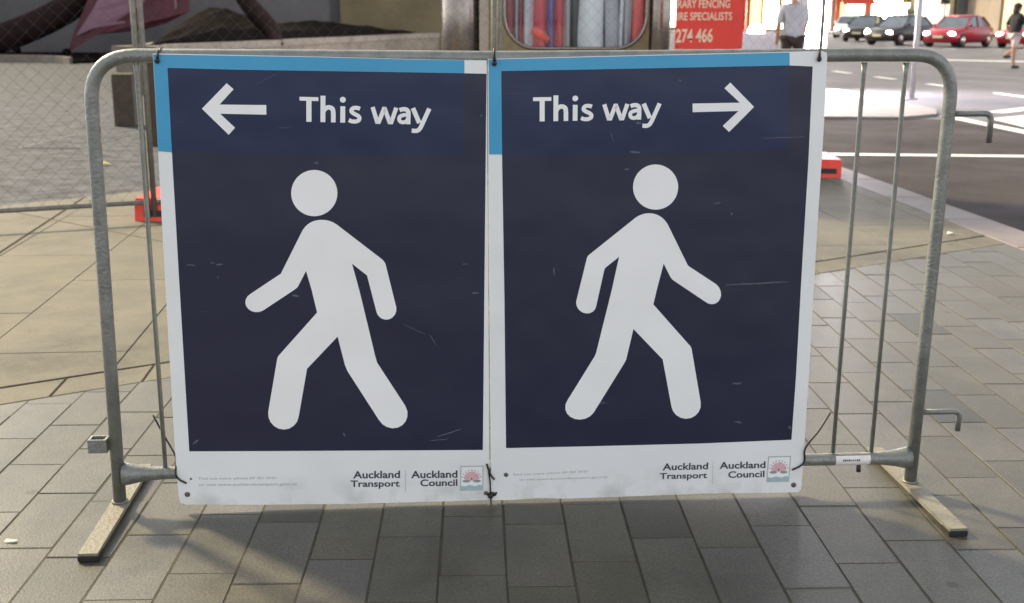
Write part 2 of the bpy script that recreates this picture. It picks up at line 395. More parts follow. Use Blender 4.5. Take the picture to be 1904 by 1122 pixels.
def link(name, me, parent=None, loc=None, rotz=0.0):
    o = bpy.data.objects.new(name, me); C.objects.link(o)
    if loc: o.location = loc
    o.rotation_euler.z = rotz
    if parent: o.parent = parent
    return o
def tag(o, label, cat, group=None):
    o['label'] = label; o['category'] = cat
    if group: o['group'] = group
    return o
def thing(name, label, cat, loc=(0,0,0), rotz=0.0, group=None):
    o = bpy.data.objects.new(name, None); C.objects.link(o)
    o.location = loc; o.rotation_euler.z = rotz; o.empty_display_size = 0.1
    return tag(o, label, cat, group)
def struct(o):
    o['kind'] = 'structure'; return o
def stuff(o):
    o['kind'] = 'stuff'; return o
def copy_tree(o, parent=None, label=None, loc=None, rotz=None):
    c = o.copy(); C.objects.link(c); c.parent = parent
    if label: c['label'] = label
    if loc: c.location = loc
    if rotz is not None: c.rotation_euler.z = rotz
    for ch in list(o.children): copy_tree(ch, c)
    return c
def clip(poly, a, b, c):
    """keep the part of a convex polygon where a*x + b*y >= c"""
    out = []
    for i in range(len(poly)):
        p, q = poly[i], poly[(i+1) % len(poly)]
        dp, dq = a*p[0]+b*p[1]-c, a*q[0]+b*q[1]-c
        if dp >= 0: out.append(p)
        if dp * dq < 0:
            t = dp / (dp - dq); out.append((p[0]+t*(q[0]-p[0]), p[1]+t*(q[1]-p[1])))
    return out
def area(p): return abs(sum(p[i][0]*p[(i+1)%len(p)][1]-p[(i+1)%len(p)][0]*p[i][1] for i in range(len(p))))/2
def shrink(poly, d):
    n = len(poly); sg = sum(poly[i][0]*poly[(i+1)%n][1]-poly[(i+1)%n][0]*poly[i][1] for i in range(n))
    if sg < 0: poly = poly[::-1]
    out = poly
    for i in range(n):
        p, q = poly[i], poly[(i+1)%n]
        ex, ey = q[0]-p[0], q[1]-p[1]; L = math.hypot(ex, ey)
        if L < 1e-6: continue
        nx, ny = -ey/L, ex/L
        out = clip(out, nx, ny, nx*p[0]+ny*p[1]+d)
        if len(out) < 3: return []
    return out
def stone_piece(name, poly, m, parent, h=0.05, bev=0.003, top=0.0):
    poly = [p for i, p in enumerate(poly) if math.hypot(p[0]-poly[i-1][0], p[1]-poly[i-1][1]) > 1e-4]
    inn = shrink(poly, bev)
    if len(inn) < 3: return None
    n = len(poly); sg = sum(poly[i][0]*poly[(i+1)%n][1]-poly[(i+1)%n][0]*poly[i][1] for i in range(n))
    if sg < 0: poly = poly[::-1]
    mb = MB()
    if len(inn) == len(poly):
        # match starting corner
        k = min(range(n), key=lambda i: math.hypot(inn[i][0]-poly[0][0], inn[i][1]-poly[0][1]))
        inn = inn[k:] + inn[:k]
        mb.rings([[(x,y,top-h) for x,y in poly],[(x,y,top-bev) for x,y in poly],[(x,y,top) for x,y in inn]])
    else:
        mb.rings([[(x,y,top-h) for x,y in poly],[(x,y,top) for x,y in poly]])
    return mb.build(name, m, parent)

# ------------------------------------------------------------------ ground, roads and paving
def line(p, q):
    """half-plane to the far / left side of the line p->q: a,b,c with a*x+b*y>=c on the left"""
    ex, ey = q[0]-p[0], q[1]-p[1]; L = math.hypot(ex, ey)
    a, b = -ey/L, ex/L
    return a, b, a*p[0]+b*p[1]
neg = lambda h: (-h[0], -h[1], -h[2])
LB = line((-1.704, 3.595), (2.736, 6.399))      # edge between pavers and slabs
LA = line((-1.778, 3.763), (2.588, 6.555))      # channel joint beyond it
LC = line((-3.47, 7.633), (-2.619, 8.399))      # far edge of the slabs
def kx(y): return 3.127 - (y - 6.86) * 0.0877   # outer face of the kerb
LK = line((kx(0) - 0.30, 0), (kx(10) - 0.30, 10))   # inner side of the kerb (left = footpath)

road = struct(MB().add([(-250,-60,-0.1),(250,-60,-0.1),(250,420,-0.1),(-250,420,-0.1)], [(0,1,2,3)]).build('road', 'worn_lamplit_asphalt'))
MB().poly([(kx(-30)-.02,-30),(40,-30),(40,9),(12,13.2),(7.4,15.2),(5.6,15.9),(0.6,15.9),(0.6,11.2),(kx(10.4)-.02,10.4)], -.099, -.0975).build('dim_asphalt_sheet', 'asphalt', road)  # darker near seal; its contrast with the road stands in for lamp falloff
plaza_pts = [(-60,-9),(kx(-9)-0.29,-9),(kx(10.4)-0.29,10.4),(2.2,11.1),(1.2,11.4),(-1.5,11.6),(-2.6,12.4),(-3.4,16),(-1.4,34),(-1.4,60),(-60,60)]
plaza = struct(MB().poly(plaza_pts, -0.14, -0.012).build('plaza', 'plaza'))
corner = struct(MB().poly([(-2,15.75),(5.3,15.75),(6.0,16.3),(6.31,17.2),(6.28,19.6),(6.06,22.4),(5.3,32),(4.4,44),(3.0,62),(-1.2,62),(-1.2,33),(-2.6,17)], -0.14, -0.06).build('corner_footpath', 'footway'))
far_walk = struct(MB().poly([(8,93.5),(80,93.5),(80,140),(8,140)], -0.14, 0.02).build('far_footpath', 'footway'))

# kerb of single stones
kerb = struct(MB().poly([(kx(-6)-0.29,-6),(kx(-6)-0.01,-6),(kx(10.4)-0.01,10.4),(kx(10.4)-0.29,10.4)], -0.16, -0.013).build('kerb', 'joint'))
y = -1.0
while y < 10.3:
    y2 = min(y + 0.92, 10.4)
    pts = [(kx(y)-0.298, y+.003), (kx(y), y+.003), (kx(y2), y2-.003), (kx(y2)-0.298, y2-.003)]
    stone_piece('kerb_stone', pts, 'kerb', kerb, h=0.15, bev=0.006, top=0.002)
    y = y2

# small granite pavers in straight courses, joints broken from course to course
footpath = struct(MB().poly([(-4.2,0.9),(kx(0.9)-0.31,0.9),(kx(6.4)-0.31,6.4),(2.70,6.38),(-1.704,3.60),(-4.2,2.03)], -0.05, -0.0014).build('footpath', 'joint'))
yaw = -0.03126
dv, nv = (math.sin(yaw), math.cos(yaw)), (math.cos(yaw), -math.sin(yaw))
CW, PL, GAP = 0.15794, 0.327, 0.0036
U0 = 1.80351
variants = []
for k in range(4):
    mb = MB(); w, h = CW - GAP, PL - GAP
    j = [random.uniform(-.0012, .0012) for _ in range(8)]
    p = [(-w/2+j[0], -h/2+j[1]), (w/2+j[2], -h/2+j[3]), (w/2+j[4], h/2+j[5]), (-w/2+j[6], h/2+j[7])]
    b = 0.0016
    mb.rings([[(x, yy, -0.045) for x, yy in p], [(x, yy, -0.003) for x, yy in p], [(x*(1-2*b/w), yy*(1-2*b/h), 0) for x, yy in p]])
    variants.append(mb.mesh('paver', 'paver'))
dist_pavers = []
for i in range(-10, 46):
    u = U0 - (i + 0.5) * CW + 1.58   # course centre, across
    off = (0.5 if i % 2 else 0.0) * PL + ((i * 37) % 7 - 3) * 0.022
    for k in range(0, 26):
        t = 0.2 + k * PL + off
        cx, cy = nv[0]*u + dv[0]*t, nv[1]*u + dv[1]*t
        if cy < 1.0 or cx < -2.9: continue
        hw, hl = CW/2, PL/2
        q = [(cx + nv[0]*a*hw + dv[0]*b*hl, cy + nv[1]*a*hw + dv[1]*b*hl) for a, b in ((-1,-1),(1,-1),(1,1),(-1,1))]
        q2 = clip(clip(q, *neg(LB)), *LK)
        if len(q2) < 3 or area(q2) < 0.003: continue
        vis = abs(cx) < cy * 0.47 + 0.35 and cy > 2.0
        dist_pavers.append((0 if vis else 1, math.hypot(cx, cy), cx, cy, q2 if area(q2) < area(q) - 1e-5 else None))
dist_pavers.sort(key=lambda a: (a[0], a[1]))
rest = MB()
for n_, (v_, d_, cx, cy, q2) in enumerate(dist_pavers):
    dz = random.uniform(-0.0012, 0.0012)
    if n_ >= 300:
        w, h = CW - GAP, PL - GAP
        if q2: rest.poly(shrink(q2, GAP/2) or q2, -0.045, dz)
        else: rest.poly([(cx + nv[0]*a*w/2 + dv[0]*b*h/2, cy + nv[1]*a*w/2 + dv[1]*b*h/2) for a, b in ((-1,-1),(1,-1),(1,1),(-1,1))], -0.045, dz)
    elif q2:
        s_ = shrink(q2, GAP/2)
        if len(s_) >= 3: stone_piece('paver', s_, 'paver', footpath, h=0.045, bev=0.0016, top=dz)
    else:
        link('paver', random.choice(variants), footpath, (cx, cy, dz), -yaw)
if rest.v: stuff(rest.build('paver_field', 'paver', footpath))

# pale slabs beyond the channel, and the narrow strip of short stones along it
slabs = struct(MB().poly([(-6.2,0.95),(-1.704,3.60),(2.70,6.38),(2.55,6.6),(kx(10.4)-0.31,10.4),(-0.6,10.4),(-2.6,8.42),(-6.2,5.17)], -0.05, -0.0045).build('slab_paving', 'slab_joint'))
th = 0.09
d2, n2 = (-math.sin(th), math.cos(th)), (math.cos(th), math.sin(th))
LD = line((-2.786, 6.07), (-3.275, 9.922)); LE = line((-3.403, 7.481), (-2.008, 6.41))
ed = (LB[1], -LB[0])                                        # along the strip
for k in range(-15, 14):                                     # strip stones
    s0, s1 = k*0.31, (k+1)*0.31
    base = (0.0, 3.595 + 1.704*0.6315)
    q = [(base[0]+ed[0]*a - d2[0]*0.4*(1-b) + d2[0]*0.5*b, base[1]+ed[1]*a - d2[1]*0.4*(1-b) + d2[1]*0.5*b) for a, b in ((s0,0),(s1,0),(s1,1),(s0,1))]
    q = clip(clip(clip(q, *LB), *neg(LA)), *LK)
    if len(q) >= 3 and area(q) > 0.004:
        q = shrink(q, 0.003)
        if len(q) >= 3: stone_piece('strip_stone', q, 'slab', slabs, h=0.045, top=random.uniform(-.001,.001))
TW, TL = 0.55, 1.24
cnt = 0
for i in range(-26, 18):
    for k in range(-4, 20):
        u, t = i*TW, k*TL + (0.62 if i % 2 else 0)
        q = [(n2[0]*(u+a*TW)+d2[0]*(t+b*TL), n2[1]*(u+a*TW)+d2[1]*(t+b*TL)) for a, b in ((0,0),(1,0),(1,1),(0,1))]
        if q[0][0] < -5.6 or q[0][1] > 9.9: continue
        q = clip(clip(clip(q, LA[0], LA[1], LA[2]+0.016), LC[0]*-1, LC[1]*-1, -LC[2]+0.012), *LK)
        if len(q) < 3: continue
        parts = [q]
        for L_ in (LD, LE):
            nx = []
            for p in parts:
                for h in (L_, neg(L_)):
                    c_ = clip(p, h[0], h[1], h[2]+0.007)
                    if len(c_) >= 3: nx.append(c_)
            parts = nx if parts[0][0][0] < -0.9 else parts
        for p in parts:
            p = shrink(p, 0.0011)
            if len(p) >= 3 and area(p) > 0.0015 and cnt < 298:
                stone_piece('slab', p, 'slab', slabs, h=0.045, bev=0.0025, top=random.uniform(-.0008,.0008)); cnt += 1

# road markings, a thin sheet above the asphalt
def paint(pts, name='painted_line'):
    MB().poly(pts, -0.0955, -0.0935).build(name, 'road_paint', road)
paint([(1.9,11.62),(9.4,11.28),(9.4,11.46),(1.9,11.80)])
for y0 in (14.1, 16.9, 20.3, 23.2, 26.0, 28.7, 31.4, 34.2, 37.0):
    y1 = y0 + 1.15
    X = lambda yy: 9.05 - (yy - 20.4) * 0.085
    paint([(X(y0)-.07,y0),(X(y0)+.07,y0),(X(y1)+.07,y1),(X(y1)-.07,y1)], 'lane_dash')
paint([(12.6,38.2),(20.5,34.8),(20.5,35.6),(12.6,39.0)], 'stop_line')
paint([(7.02,17.1),(8.6,18.6),(8.9,18.5),(7.2,16.9)])
paint([(6.62,15.95),(8.6,17.5),(8.6,15.4),(6.55,14.5)], 'painted_wedge')
paint([(6.05,16.35),(6.25,16.35),(6.46,13.2),(6.22,13.2)])
# ------------------------------------------------------------------ the crowd barrier
B0 = Vector((-1.0255, 2.77756, 0)); YAW = 0.07614
bd = Vector((math.cos(YAW), math.sin(YAW), 0)); nb = Vector((math.sin(YAW), -math.cos(YAW), 0))
def bp(s, z, off=0.0):
    """a point on the barrier: s along, z up, off towards the viewer (local to the barrier's origin)"""
    return (s, -off, z)
barrier = thing('crowd_barrier', 'galvanised steel crowd control barrier carrying the two walking figure signs', 'barrier', B0, YAW)
def bez(a, b, c, n): return [tuple((1-t)**2*Vector(a)+2*t*(1-t)*Vector(b)+t*t*Vector(c)) for t in [i/n for i in range(n+1)]]
path = [(-.0036,0,.014),(.0022,0,.45),(.008,0,.9),(.0098,0,1.03)] + bez((.0104,0,1.06),(.0118,0,1.169),(.122,0,1.1700),10)
path += [(.5,0,1.1690),(.963,0,1.1667),(1.4,0,1.1705),(1.9,0,1.1766)] + bez((2.045,0,1.1768),(2.1452,0,1.176),(2.1447,0,1.065),10) + [(2.143,0,.9),(2.140,0,.45),(2.1371,0,.014)]
MB().tube(path, .0168, 16).build('frame', 'galv', barrier)
zr = lambda s: .0995 - .0035*s
MB().tube([(.012,0,zr(0)),(.03,0,zr(0)),(.055,0,zr(0)),(.085,0,zr(0)),(.13,0,zr(0)),(1.0,0,zr(1)),(2.0,0,zr(2)),(2.05,0,zr(2)),(2.085,0,zr(2)),(2.11,0,zr(2)),(2.128,0,zr(2))],
          [.031,.028,.0225,.0185,.0168,.0168,.0168,.0185,.0225,.028,.031], 16).build('bottom_rail', 'galv', barrier)
bar_me = None
for k in range(18):
    s = .121 + k*.11194 if k < 17 else 2.020
    zt = 1.158; zb = .112
    o = MB().tube([(s+.001,0,zt),(s+.001,0,zt-.03),(s,0,.6),(s-.001,0,zb)], [.0085,.0058,.0058,.0058], 10).build('infill_bar', 'galv', barrier)
for s in (-.0036, 2.1371):
    f = MB()
    f.rings([[(s-.023+dx, yy, zz) for dx, yy, zz in ((0,-.298,.010),(.046,-.298,.010),(.046,-.298,.021),(0,-.298,.021))],
             [(s-.023+dx, yy, zz) for dx, yy, zz in ((0,.26,.010),(.046,.26,.010),(.046,.26,.021),(0,.26,.021))]])
    ft = f.build('foot', 'foot_steel', barrier)
    MB().box((s-.0245,-.301,0),(s+.0245,-.255,.0145), .002).build('rubber_pad', 'rubber', ft)
    MB().box((s-.0245,.225,0),(s+.0245,.263,.0145), .002).build('rubber_pad', 'rubber', ft)
    MB().tube([(s,0,.0205),(s,0,.026)], .021, 14).build('weld_collar', 'galv_old', ft)
MB().tube([(2.150,0,1.030),(2.235,0,1.0305)] + bez((2.240,0,1.0303),(2.2575,0,1.0302),(2.2578,0,1.012),6) + [(2.2585,0,.9556)], .0078, 10).build('hook', 'galv', barrier)
MB().tube([(2.145,0,.2245),(2.24,0,.2240)] + bez((2.243,0,.2238),(2.2575,0,.2236),(2.2577,0,.208),6) + [(2.2571,0,.1682)], .0078, 10).build('hook', 'galv', barrier)
sl = MB()
for lo, hi in (((-.068,-.018,.165),(-.062,.018,.201)), ((-.0265,-.018,.165),(-.0205,.018,.201)), ((-.062,-.018,.165),(-.0265,-.013,.201)), ((-.062,.013,.165),(-.0265,.018,.201))):
    sl.box(lo, hi)
sl.build('hook_socket', 'galv', barrier)
st = MB()
rsn = []
for k in range(9):
    a = R(-62 + k*15.5 - 10)
    rsn.append([(1.916, -.0172*math.cos(a), zr(1.96)+.0172*math.sin(a)), (2.013, -.0172*math.cos(a), zr(1.96)+.0172*math.sin(a))])
st.rings(rsn, caps=False, closed=False)
stk = st.build('sticker', 'sticker', barrier)
ink = MB()
for i in range(9):
    x = 1.935 + i*.0055; h = random.uniform(.002,.006); a = R(8)
    ink.box((x, -.01755, zr(1.96)+.002-h/2), (x+.0035, -.0172, zr(1.96)+.003+h/2))
ink.build('scribble', 'ink', stk)
MB().tube([(1.985,-.004,zr(1.98)-.016),(1.986,-.004,zr(1.98)-.036)], .0065, 8).build('drain_stub', 'trim', barrier)

# measured outlines on the sign faces: metres along the barrier and above the ground
SIGNS = {"L":{"panel":[[0.1677,1.1756],[0.3639,1.1724],[0.5674,1.1692],[0.7603,1.1646],[0.9619,1.1615],[0.9645,0.7817],[0.9673,0.3568],[0.9689,0.022],[0.9631,0.0097],[0.7952,0.009],[0.6115,0.0088],[0.3863,0.0126],[0.1707,0.0191],[0.1572,0.0248],[0.1547,0.04],[0.1535,0.1692],[0.1581,0.5699],[0.1642,0.9449]],"band_top":[[0.1688,1.1737],[0.3638,1.1711],[0.5673,1.1681],[0.7602,1.1638],[0.9077,1.1619],[0.9075,1.1309],[0.695,1.1339],[0.3621,1.1384],[0.1999,1.1425],[0.1679,1.1431]],"band_side":[[0.1682,1.1431],[0.1999,1.1425],[0.1969,0.9415],[0.1645,0.9442]],"field":[[0.1999,1.1425],[0.3621,1.1384],[0.695,1.1339],[0.9075,1.1309],[0.9614,1.1297],[0.9563,0.6435],[0.9514,0.1528],[0.6718,0.1581],[0.3932,0.1633],[0.1897,0.1676],[0.194,0.6754],[0.1969,0.9415]],"header":[[0.1999,1.1425],[0.3621,1.1384],[0.695,1.1339],[0.9075,1.1309],[0.9061,0.9337],[0.5592,0.9369],[0.1972,0.9415]],"arrow":[[0.2748,1.046],[0.3369,1.1065],[0.3526,1.0923],[0.3174,1.056],[0.4282,1.0547],[0.4276,1.0317],[0.3174,1.0341],[0.3512,1.0004],[0.3352,0.9834]],"head":[[0.5919,0.8394],[0.5909,0.8304],[0.5886,0.8216],[0.5849,0.8132],[0.58,0.8055],[0.574,0.7986],[0.567,0.7928],[0.5592,0.7881],[0.5508,0.7846],[0.5421,0.7826],[0.5331,0.7819],[0.5243,0.7827],[0.5157,0.7849],[0.5076,0.7885],[0.5002,0.7933],[0.4937,0.7992],[0.4882,0.8062],[0.4839,0.8139],[0.4808,0.8223],[0.4791,0.8311],[0.4788,0.8401],[0.4799,0.8491],[0.4823,0.8578],[0.486,0.8661],[0.4909,0.8737],[0.4969,0.8805],[0.5039,0.8863],[0.5116,0.8909],[0.5199,0.8943],[0.5286,0.8963],[0.5374,0.897],[0.5462,0.8963],[0.5547,0.8941],[0.5627,0.8907],[0.5701,0.886],[0.5767,0.8801],[0.5822,0.8732],[0.5866,0.8655],[0.5897,0.8572],[0.5915,0.8484]],"body":[[0.5024,0.7457],[0.5064,0.7515],[0.5107,0.7565],[0.5154,0.7609],[0.5204,0.7645],[0.5259,0.7675],[0.5317,0.7699],[0.5378,0.7715],[0.5444,0.7725],[0.5513,0.7727],[0.5513,0.7727],[0.5583,0.7723],[0.565,0.7712],[0.5716,0.7693],[0.5779,0.7667],[0.5839,0.7633],[0.5898,0.7592],[0.5954,0.7544],[0.6967,0.672],[0.6967,0.672],[0.6996,0.6693],[0.7022,0.6664],[0.7042,0.6631],[0.7059,0.6595],[0.7071,0.6556],[0.7312,0.5452],[0.7309,0.5356],[0.7275,0.5266],[0.7215,0.5194],[0.7135,0.5148],[0.7046,0.5135],[0.6958,0.5155],[0.6883,0.5206],[0.6828,0.5283],[0.6801,0.5375],[0.6594,0.6295],[0.6226,0.6607],[0.6391,0.5914],[0.6587,0.496],[0.6748,0.4171],[0.6795,0.399],[0.7497,0.28],[0.7544,0.2658],[0.7543,0.2511],[0.7495,0.2376],[0.7405,0.2271],[0.7283,0.2207],[0.7146,0.2193],[0.7009,0.223],[0.6889,0.2314],[0.68,0.2435],[0.6025,0.3787],[0.5968,0.395],[0.5807,0.4706],[0.5002,0.386],[0.4739,0.2572],[0.4693,0.2434],[0.4606,0.2321],[0.4487,0.2247],[0.4353,0.2222],[0.4218,0.2247],[0.41,0.2321],[0.4013,0.2433],[0.3966,0.2571],[0.3967,0.2717],[0.426,0.4143],[0.426,0.4143],[0.4268,0.4169],[0.428,0.4194],[0.4295,0.4219],[0.4315,0.4242],[0.5312,0.535],[0.5199,0.5929],[0.5077,0.643],[0.4886,0.608],[0.4886,0.608],[0.4869,0.6047],[0.4848,0.6018],[0.4825,0.5992],[0.4798,0.597],[0.3955,0.5415],[0.3862,0.5383],[0.3763,0.5382],[0.3671,0.5411],[0.3596,0.5468],[0.3548,0.5545],[0.3532,0.5633],[0.355,0.5722],[0.36,0.58],[0.3676,0.5859],[0.4448,0.6369]],"text":[[0.5063,1.0151],[0.8271,1.0065],[0.5086,1.0744]],"t1":[[0.609,0.0807],[0.7318,0.0789],[0.7322,0.1002],[0.6096,0.1019]],"t2":[[0.6014,0.0512],[0.7304,0.0488],[0.7309,0.0731],[0.6021,0.0754]],"t3":[[0.7613,0.0775],[0.8837,0.0757],[0.8839,0.0969],[0.7616,0.0986]],"t4":[[0.7851,0.054],[0.8836,0.0525],[0.8837,0.0722],[0.7854,0.0737]],"divider":[[0.7453,0.0382],[0.7464,0.0382],[0.7475,0.1018],[0.7464,0.1018]],"logo":[[0.8897,0.0386],[0.9521,0.0381],[0.9533,0.1086],[0.8918,0.1091]],"s1":[[0.2093,0.0858],[0.4085,0.0828],[0.4089,0.0914],[0.2099,0.0949]],"s2":[[0.2083,0.0682],[0.4618,0.063],[0.4623,0.0734],[0.2088,0.0779]],"bolts":[[0.1773,0.0477],[0.189,0.0913],[0.9595,0.03]]},"R":{"panel":[[0.9645,1.1651],[1.1524,1.17],[1.3514,1.1751],[1.5927,1.1809],[1.7959,1.186],[1.8057,1.1828],[1.8079,1.1724],[1.8124,0.9812],[1.8143,0.7049],[1.82,0.3407],[1.8215,0.0645],[1.821,0.0173],[1.8134,0.0088],[1.5388,0.0117],[1.3178,0.0092],[1.1717,0.0078],[1.099,0.0114],[1.0266,0.0079],[0.9804,0.0085],[0.9739,0.0156],[0.9708,0.3568],[0.9665,0.7817]],"band_top":[[0.9658,1.1638],[1.1524,1.1687],[1.3514,1.1738],[1.5927,1.1796],[1.7118,1.1825],[1.7138,1.1512],[1.4865,1.1462],[1.2192,1.1405],[0.9973,1.1363],[0.9671,1.1361]],"band_side":[[0.9662,1.1361],[0.9973,1.1363],[0.9999,0.9333],[0.9678,0.9335]],"field":[[0.9973,1.1363],[1.2192,1.1405],[1.4865,1.1462],[1.7138,1.1512],[1.7727,1.1487],[1.7783,0.9135],[1.7808,0.6342],[1.7849,0.3414],[1.7844,0.1619],[1.5321,0.1571],[1.2413,0.1564],[1.013,0.1566],[1.0073,0.5583],[0.9999,0.9333]],"header":[[0.9973,1.1363],[1.2192,1.1405],[1.4865,1.1462],[1.7111,1.1508],[1.7209,0.9395],[1.3596,0.934],[0.9999,0.9307]],"arrow":[[1.6298,1.0496],[1.5698,0.9874],[1.5526,1.0026],[1.5908,1.0395],[1.475,1.0367],[1.4736,1.058],[1.5931,1.06],[1.5522,1.0954],[1.5664,1.1094]],"head":[[1.4462,0.8494],[1.4458,0.8404],[1.4441,0.8316],[1.4409,0.8233],[1.4365,0.8156],[1.4309,0.8088],[1.4242,0.8029],[1.4166,0.7982],[1.4083,0.7948],[1.3995,0.7927],[1.3905,0.7921],[1.3814,0.7929],[1.3725,0.7951],[1.3639,0.7986],[1.356,0.8034],[1.3489,0.8093],[1.3428,0.8162],[1.3378,0.824],[1.3341,0.8323],[1.3317,0.8411],[1.3307,0.8501],[1.3312,0.859],[1.333,0.8677],[1.3362,0.876],[1.3406,0.8836],[1.3463,0.8904],[1.3529,0.8961],[1.3604,0.9007],[1.3686,0.9041],[1.3773,0.9062],[1.3863,0.9068],[1.3953,0.9061],[1.4042,0.904],[1.4126,0.9005],[1.4205,0.8958],[1.4276,0.89],[1.4338,0.8831],[1.4388,0.8755],[1.4426,0.8671],[1.4451,0.8584]],"body":[[1.3372,0.7699],[1.342,0.7734],[1.347,0.7764],[1.3521,0.7788],[1.3574,0.7807],[1.3628,0.782],[1.3683,0.7828],[1.3739,0.783],[1.3739,0.783],[1.3807,0.7826],[1.3871,0.7815],[1.3932,0.7797],[1.399,0.7771],[1.4045,0.7739],[1.4097,0.7699],[1.4145,0.7652],[1.4191,0.7598],[1.4234,0.7536],[1.4781,0.6496],[1.4781,0.6496],[1.4796,0.6472],[1.4815,0.6451],[1.4837,0.6433],[1.4862,0.6417],[1.557,0.5954],[1.5643,0.5873],[1.569,0.5775],[1.5706,0.567],[1.5689,0.5572],[1.5641,0.5493],[1.5567,0.5442],[1.5477,0.5425],[1.5381,0.5445],[1.5291,0.5499],[1.4438,0.6075],[1.4438,0.6075],[1.4411,0.6097],[1.4387,0.6121],[1.4367,0.6147],[1.435,0.6175],[1.4165,0.652],[1.4009,0.5816],[1.3935,0.5442],[1.4929,0.4329],[1.4929,0.4329],[1.4953,0.4305],[1.4972,0.4277],[1.4987,0.4245],[1.4998,0.421],[1.5306,0.2738],[1.5309,0.2598],[1.5263,0.2468],[1.5176,0.2366],[1.5057,0.2302],[1.492,0.2286],[1.4783,0.2318],[1.4662,0.2395],[1.4571,0.2507],[1.4522,0.2641],[1.4238,0.3948],[1.3436,0.479],[1.327,0.3965],[1.321,0.3838],[1.2443,0.2509],[1.2352,0.2411],[1.2229,0.2347],[1.2089,0.2324],[1.1949,0.2345],[1.1827,0.2407],[1.1737,0.2504],[1.169,0.2622],[1.1692,0.2749],[1.1741,0.2868],[1.2436,0.4064],[1.2476,0.4173],[1.2837,0.5831],[1.3004,0.6708],[1.2682,0.6449],[1.2664,0.643],[1.2648,0.641],[1.2637,0.6388],[1.2629,0.6365],[1.2446,0.5427],[1.2423,0.5343],[1.2371,0.5277],[1.2296,0.5236],[1.2207,0.5224],[1.2116,0.5244],[1.2032,0.5293],[1.1968,0.5365],[1.1929,0.5451],[1.1921,0.5541],[1.2172,0.6665],[1.2172,0.6665],[1.2179,0.6694],[1.2189,0.672],[1.2203,0.6743],[1.2221,0.6762],[1.2242,0.6779]],"text":[[1.0762,1.0142],[1.3986,1.0194],[1.0756,1.0729]],"t1":[[1.4353,0.0823],[1.5593,0.0823],[1.5594,0.1023],[1.4356,0.1025]],"t2":[[1.4286,0.0519],[1.5585,0.0514],[1.558,0.0741],[1.4283,0.0746]],"t3":[[1.5911,0.0824],[1.7177,0.0818],[1.717,0.1018],[1.5906,0.1027]],"t4":[[1.6162,0.0558],[1.7165,0.0555],[1.7159,0.0748],[1.6158,0.075]],"divider":[[1.5728,0.0392],[1.5739,0.0392],[1.5732,0.1055],[1.5721,0.1055]],"logo":[[1.723,0.0402],[1.7857,0.0403],[1.7864,0.1154],[1.7232,0.1158]],"s1":[[1.0332,0.0756],[1.2326,0.0805],[1.2325,0.0878],[1.0332,0.0837]],"s2":[[1.0497,0.0611],[1.2867,0.063],[1.2865,0.0704],[1.0496,0.0687]],"bolts":[[1.7991,0.0305],[0.9876,0.03],[1.0133,0.081]]},"ties":[[[0.1822,1.1856],[0.18,1.1719],[0.1778,1.1594]],[[0.9802,1.1906],[0.9802,1.1728],[0.9802,1.1549]],[[1.7859,1.1932],[1.7861,1.1801],[1.7864,1.1671]],[[0.0918,0.2503],[0.1209,0.2011],[0.1515,0.1484],[0.1518,0.111],[0.1588,0.0928],[0.1773,0.0803]],[[0.9617,0.1145],[0.9703,0.0867],[0.9818,0.0695]],[[0.9645,0.1083],[0.9703,0.0636],[0.9718,0.0219],[0.9739,-0.0155]],[[1.8912,0.2332],[1.8575,0.1879],[1.8238,0.1393],[1.8234,0.102],[1.8125,0.0867],[1.7909,0.0763]]]}
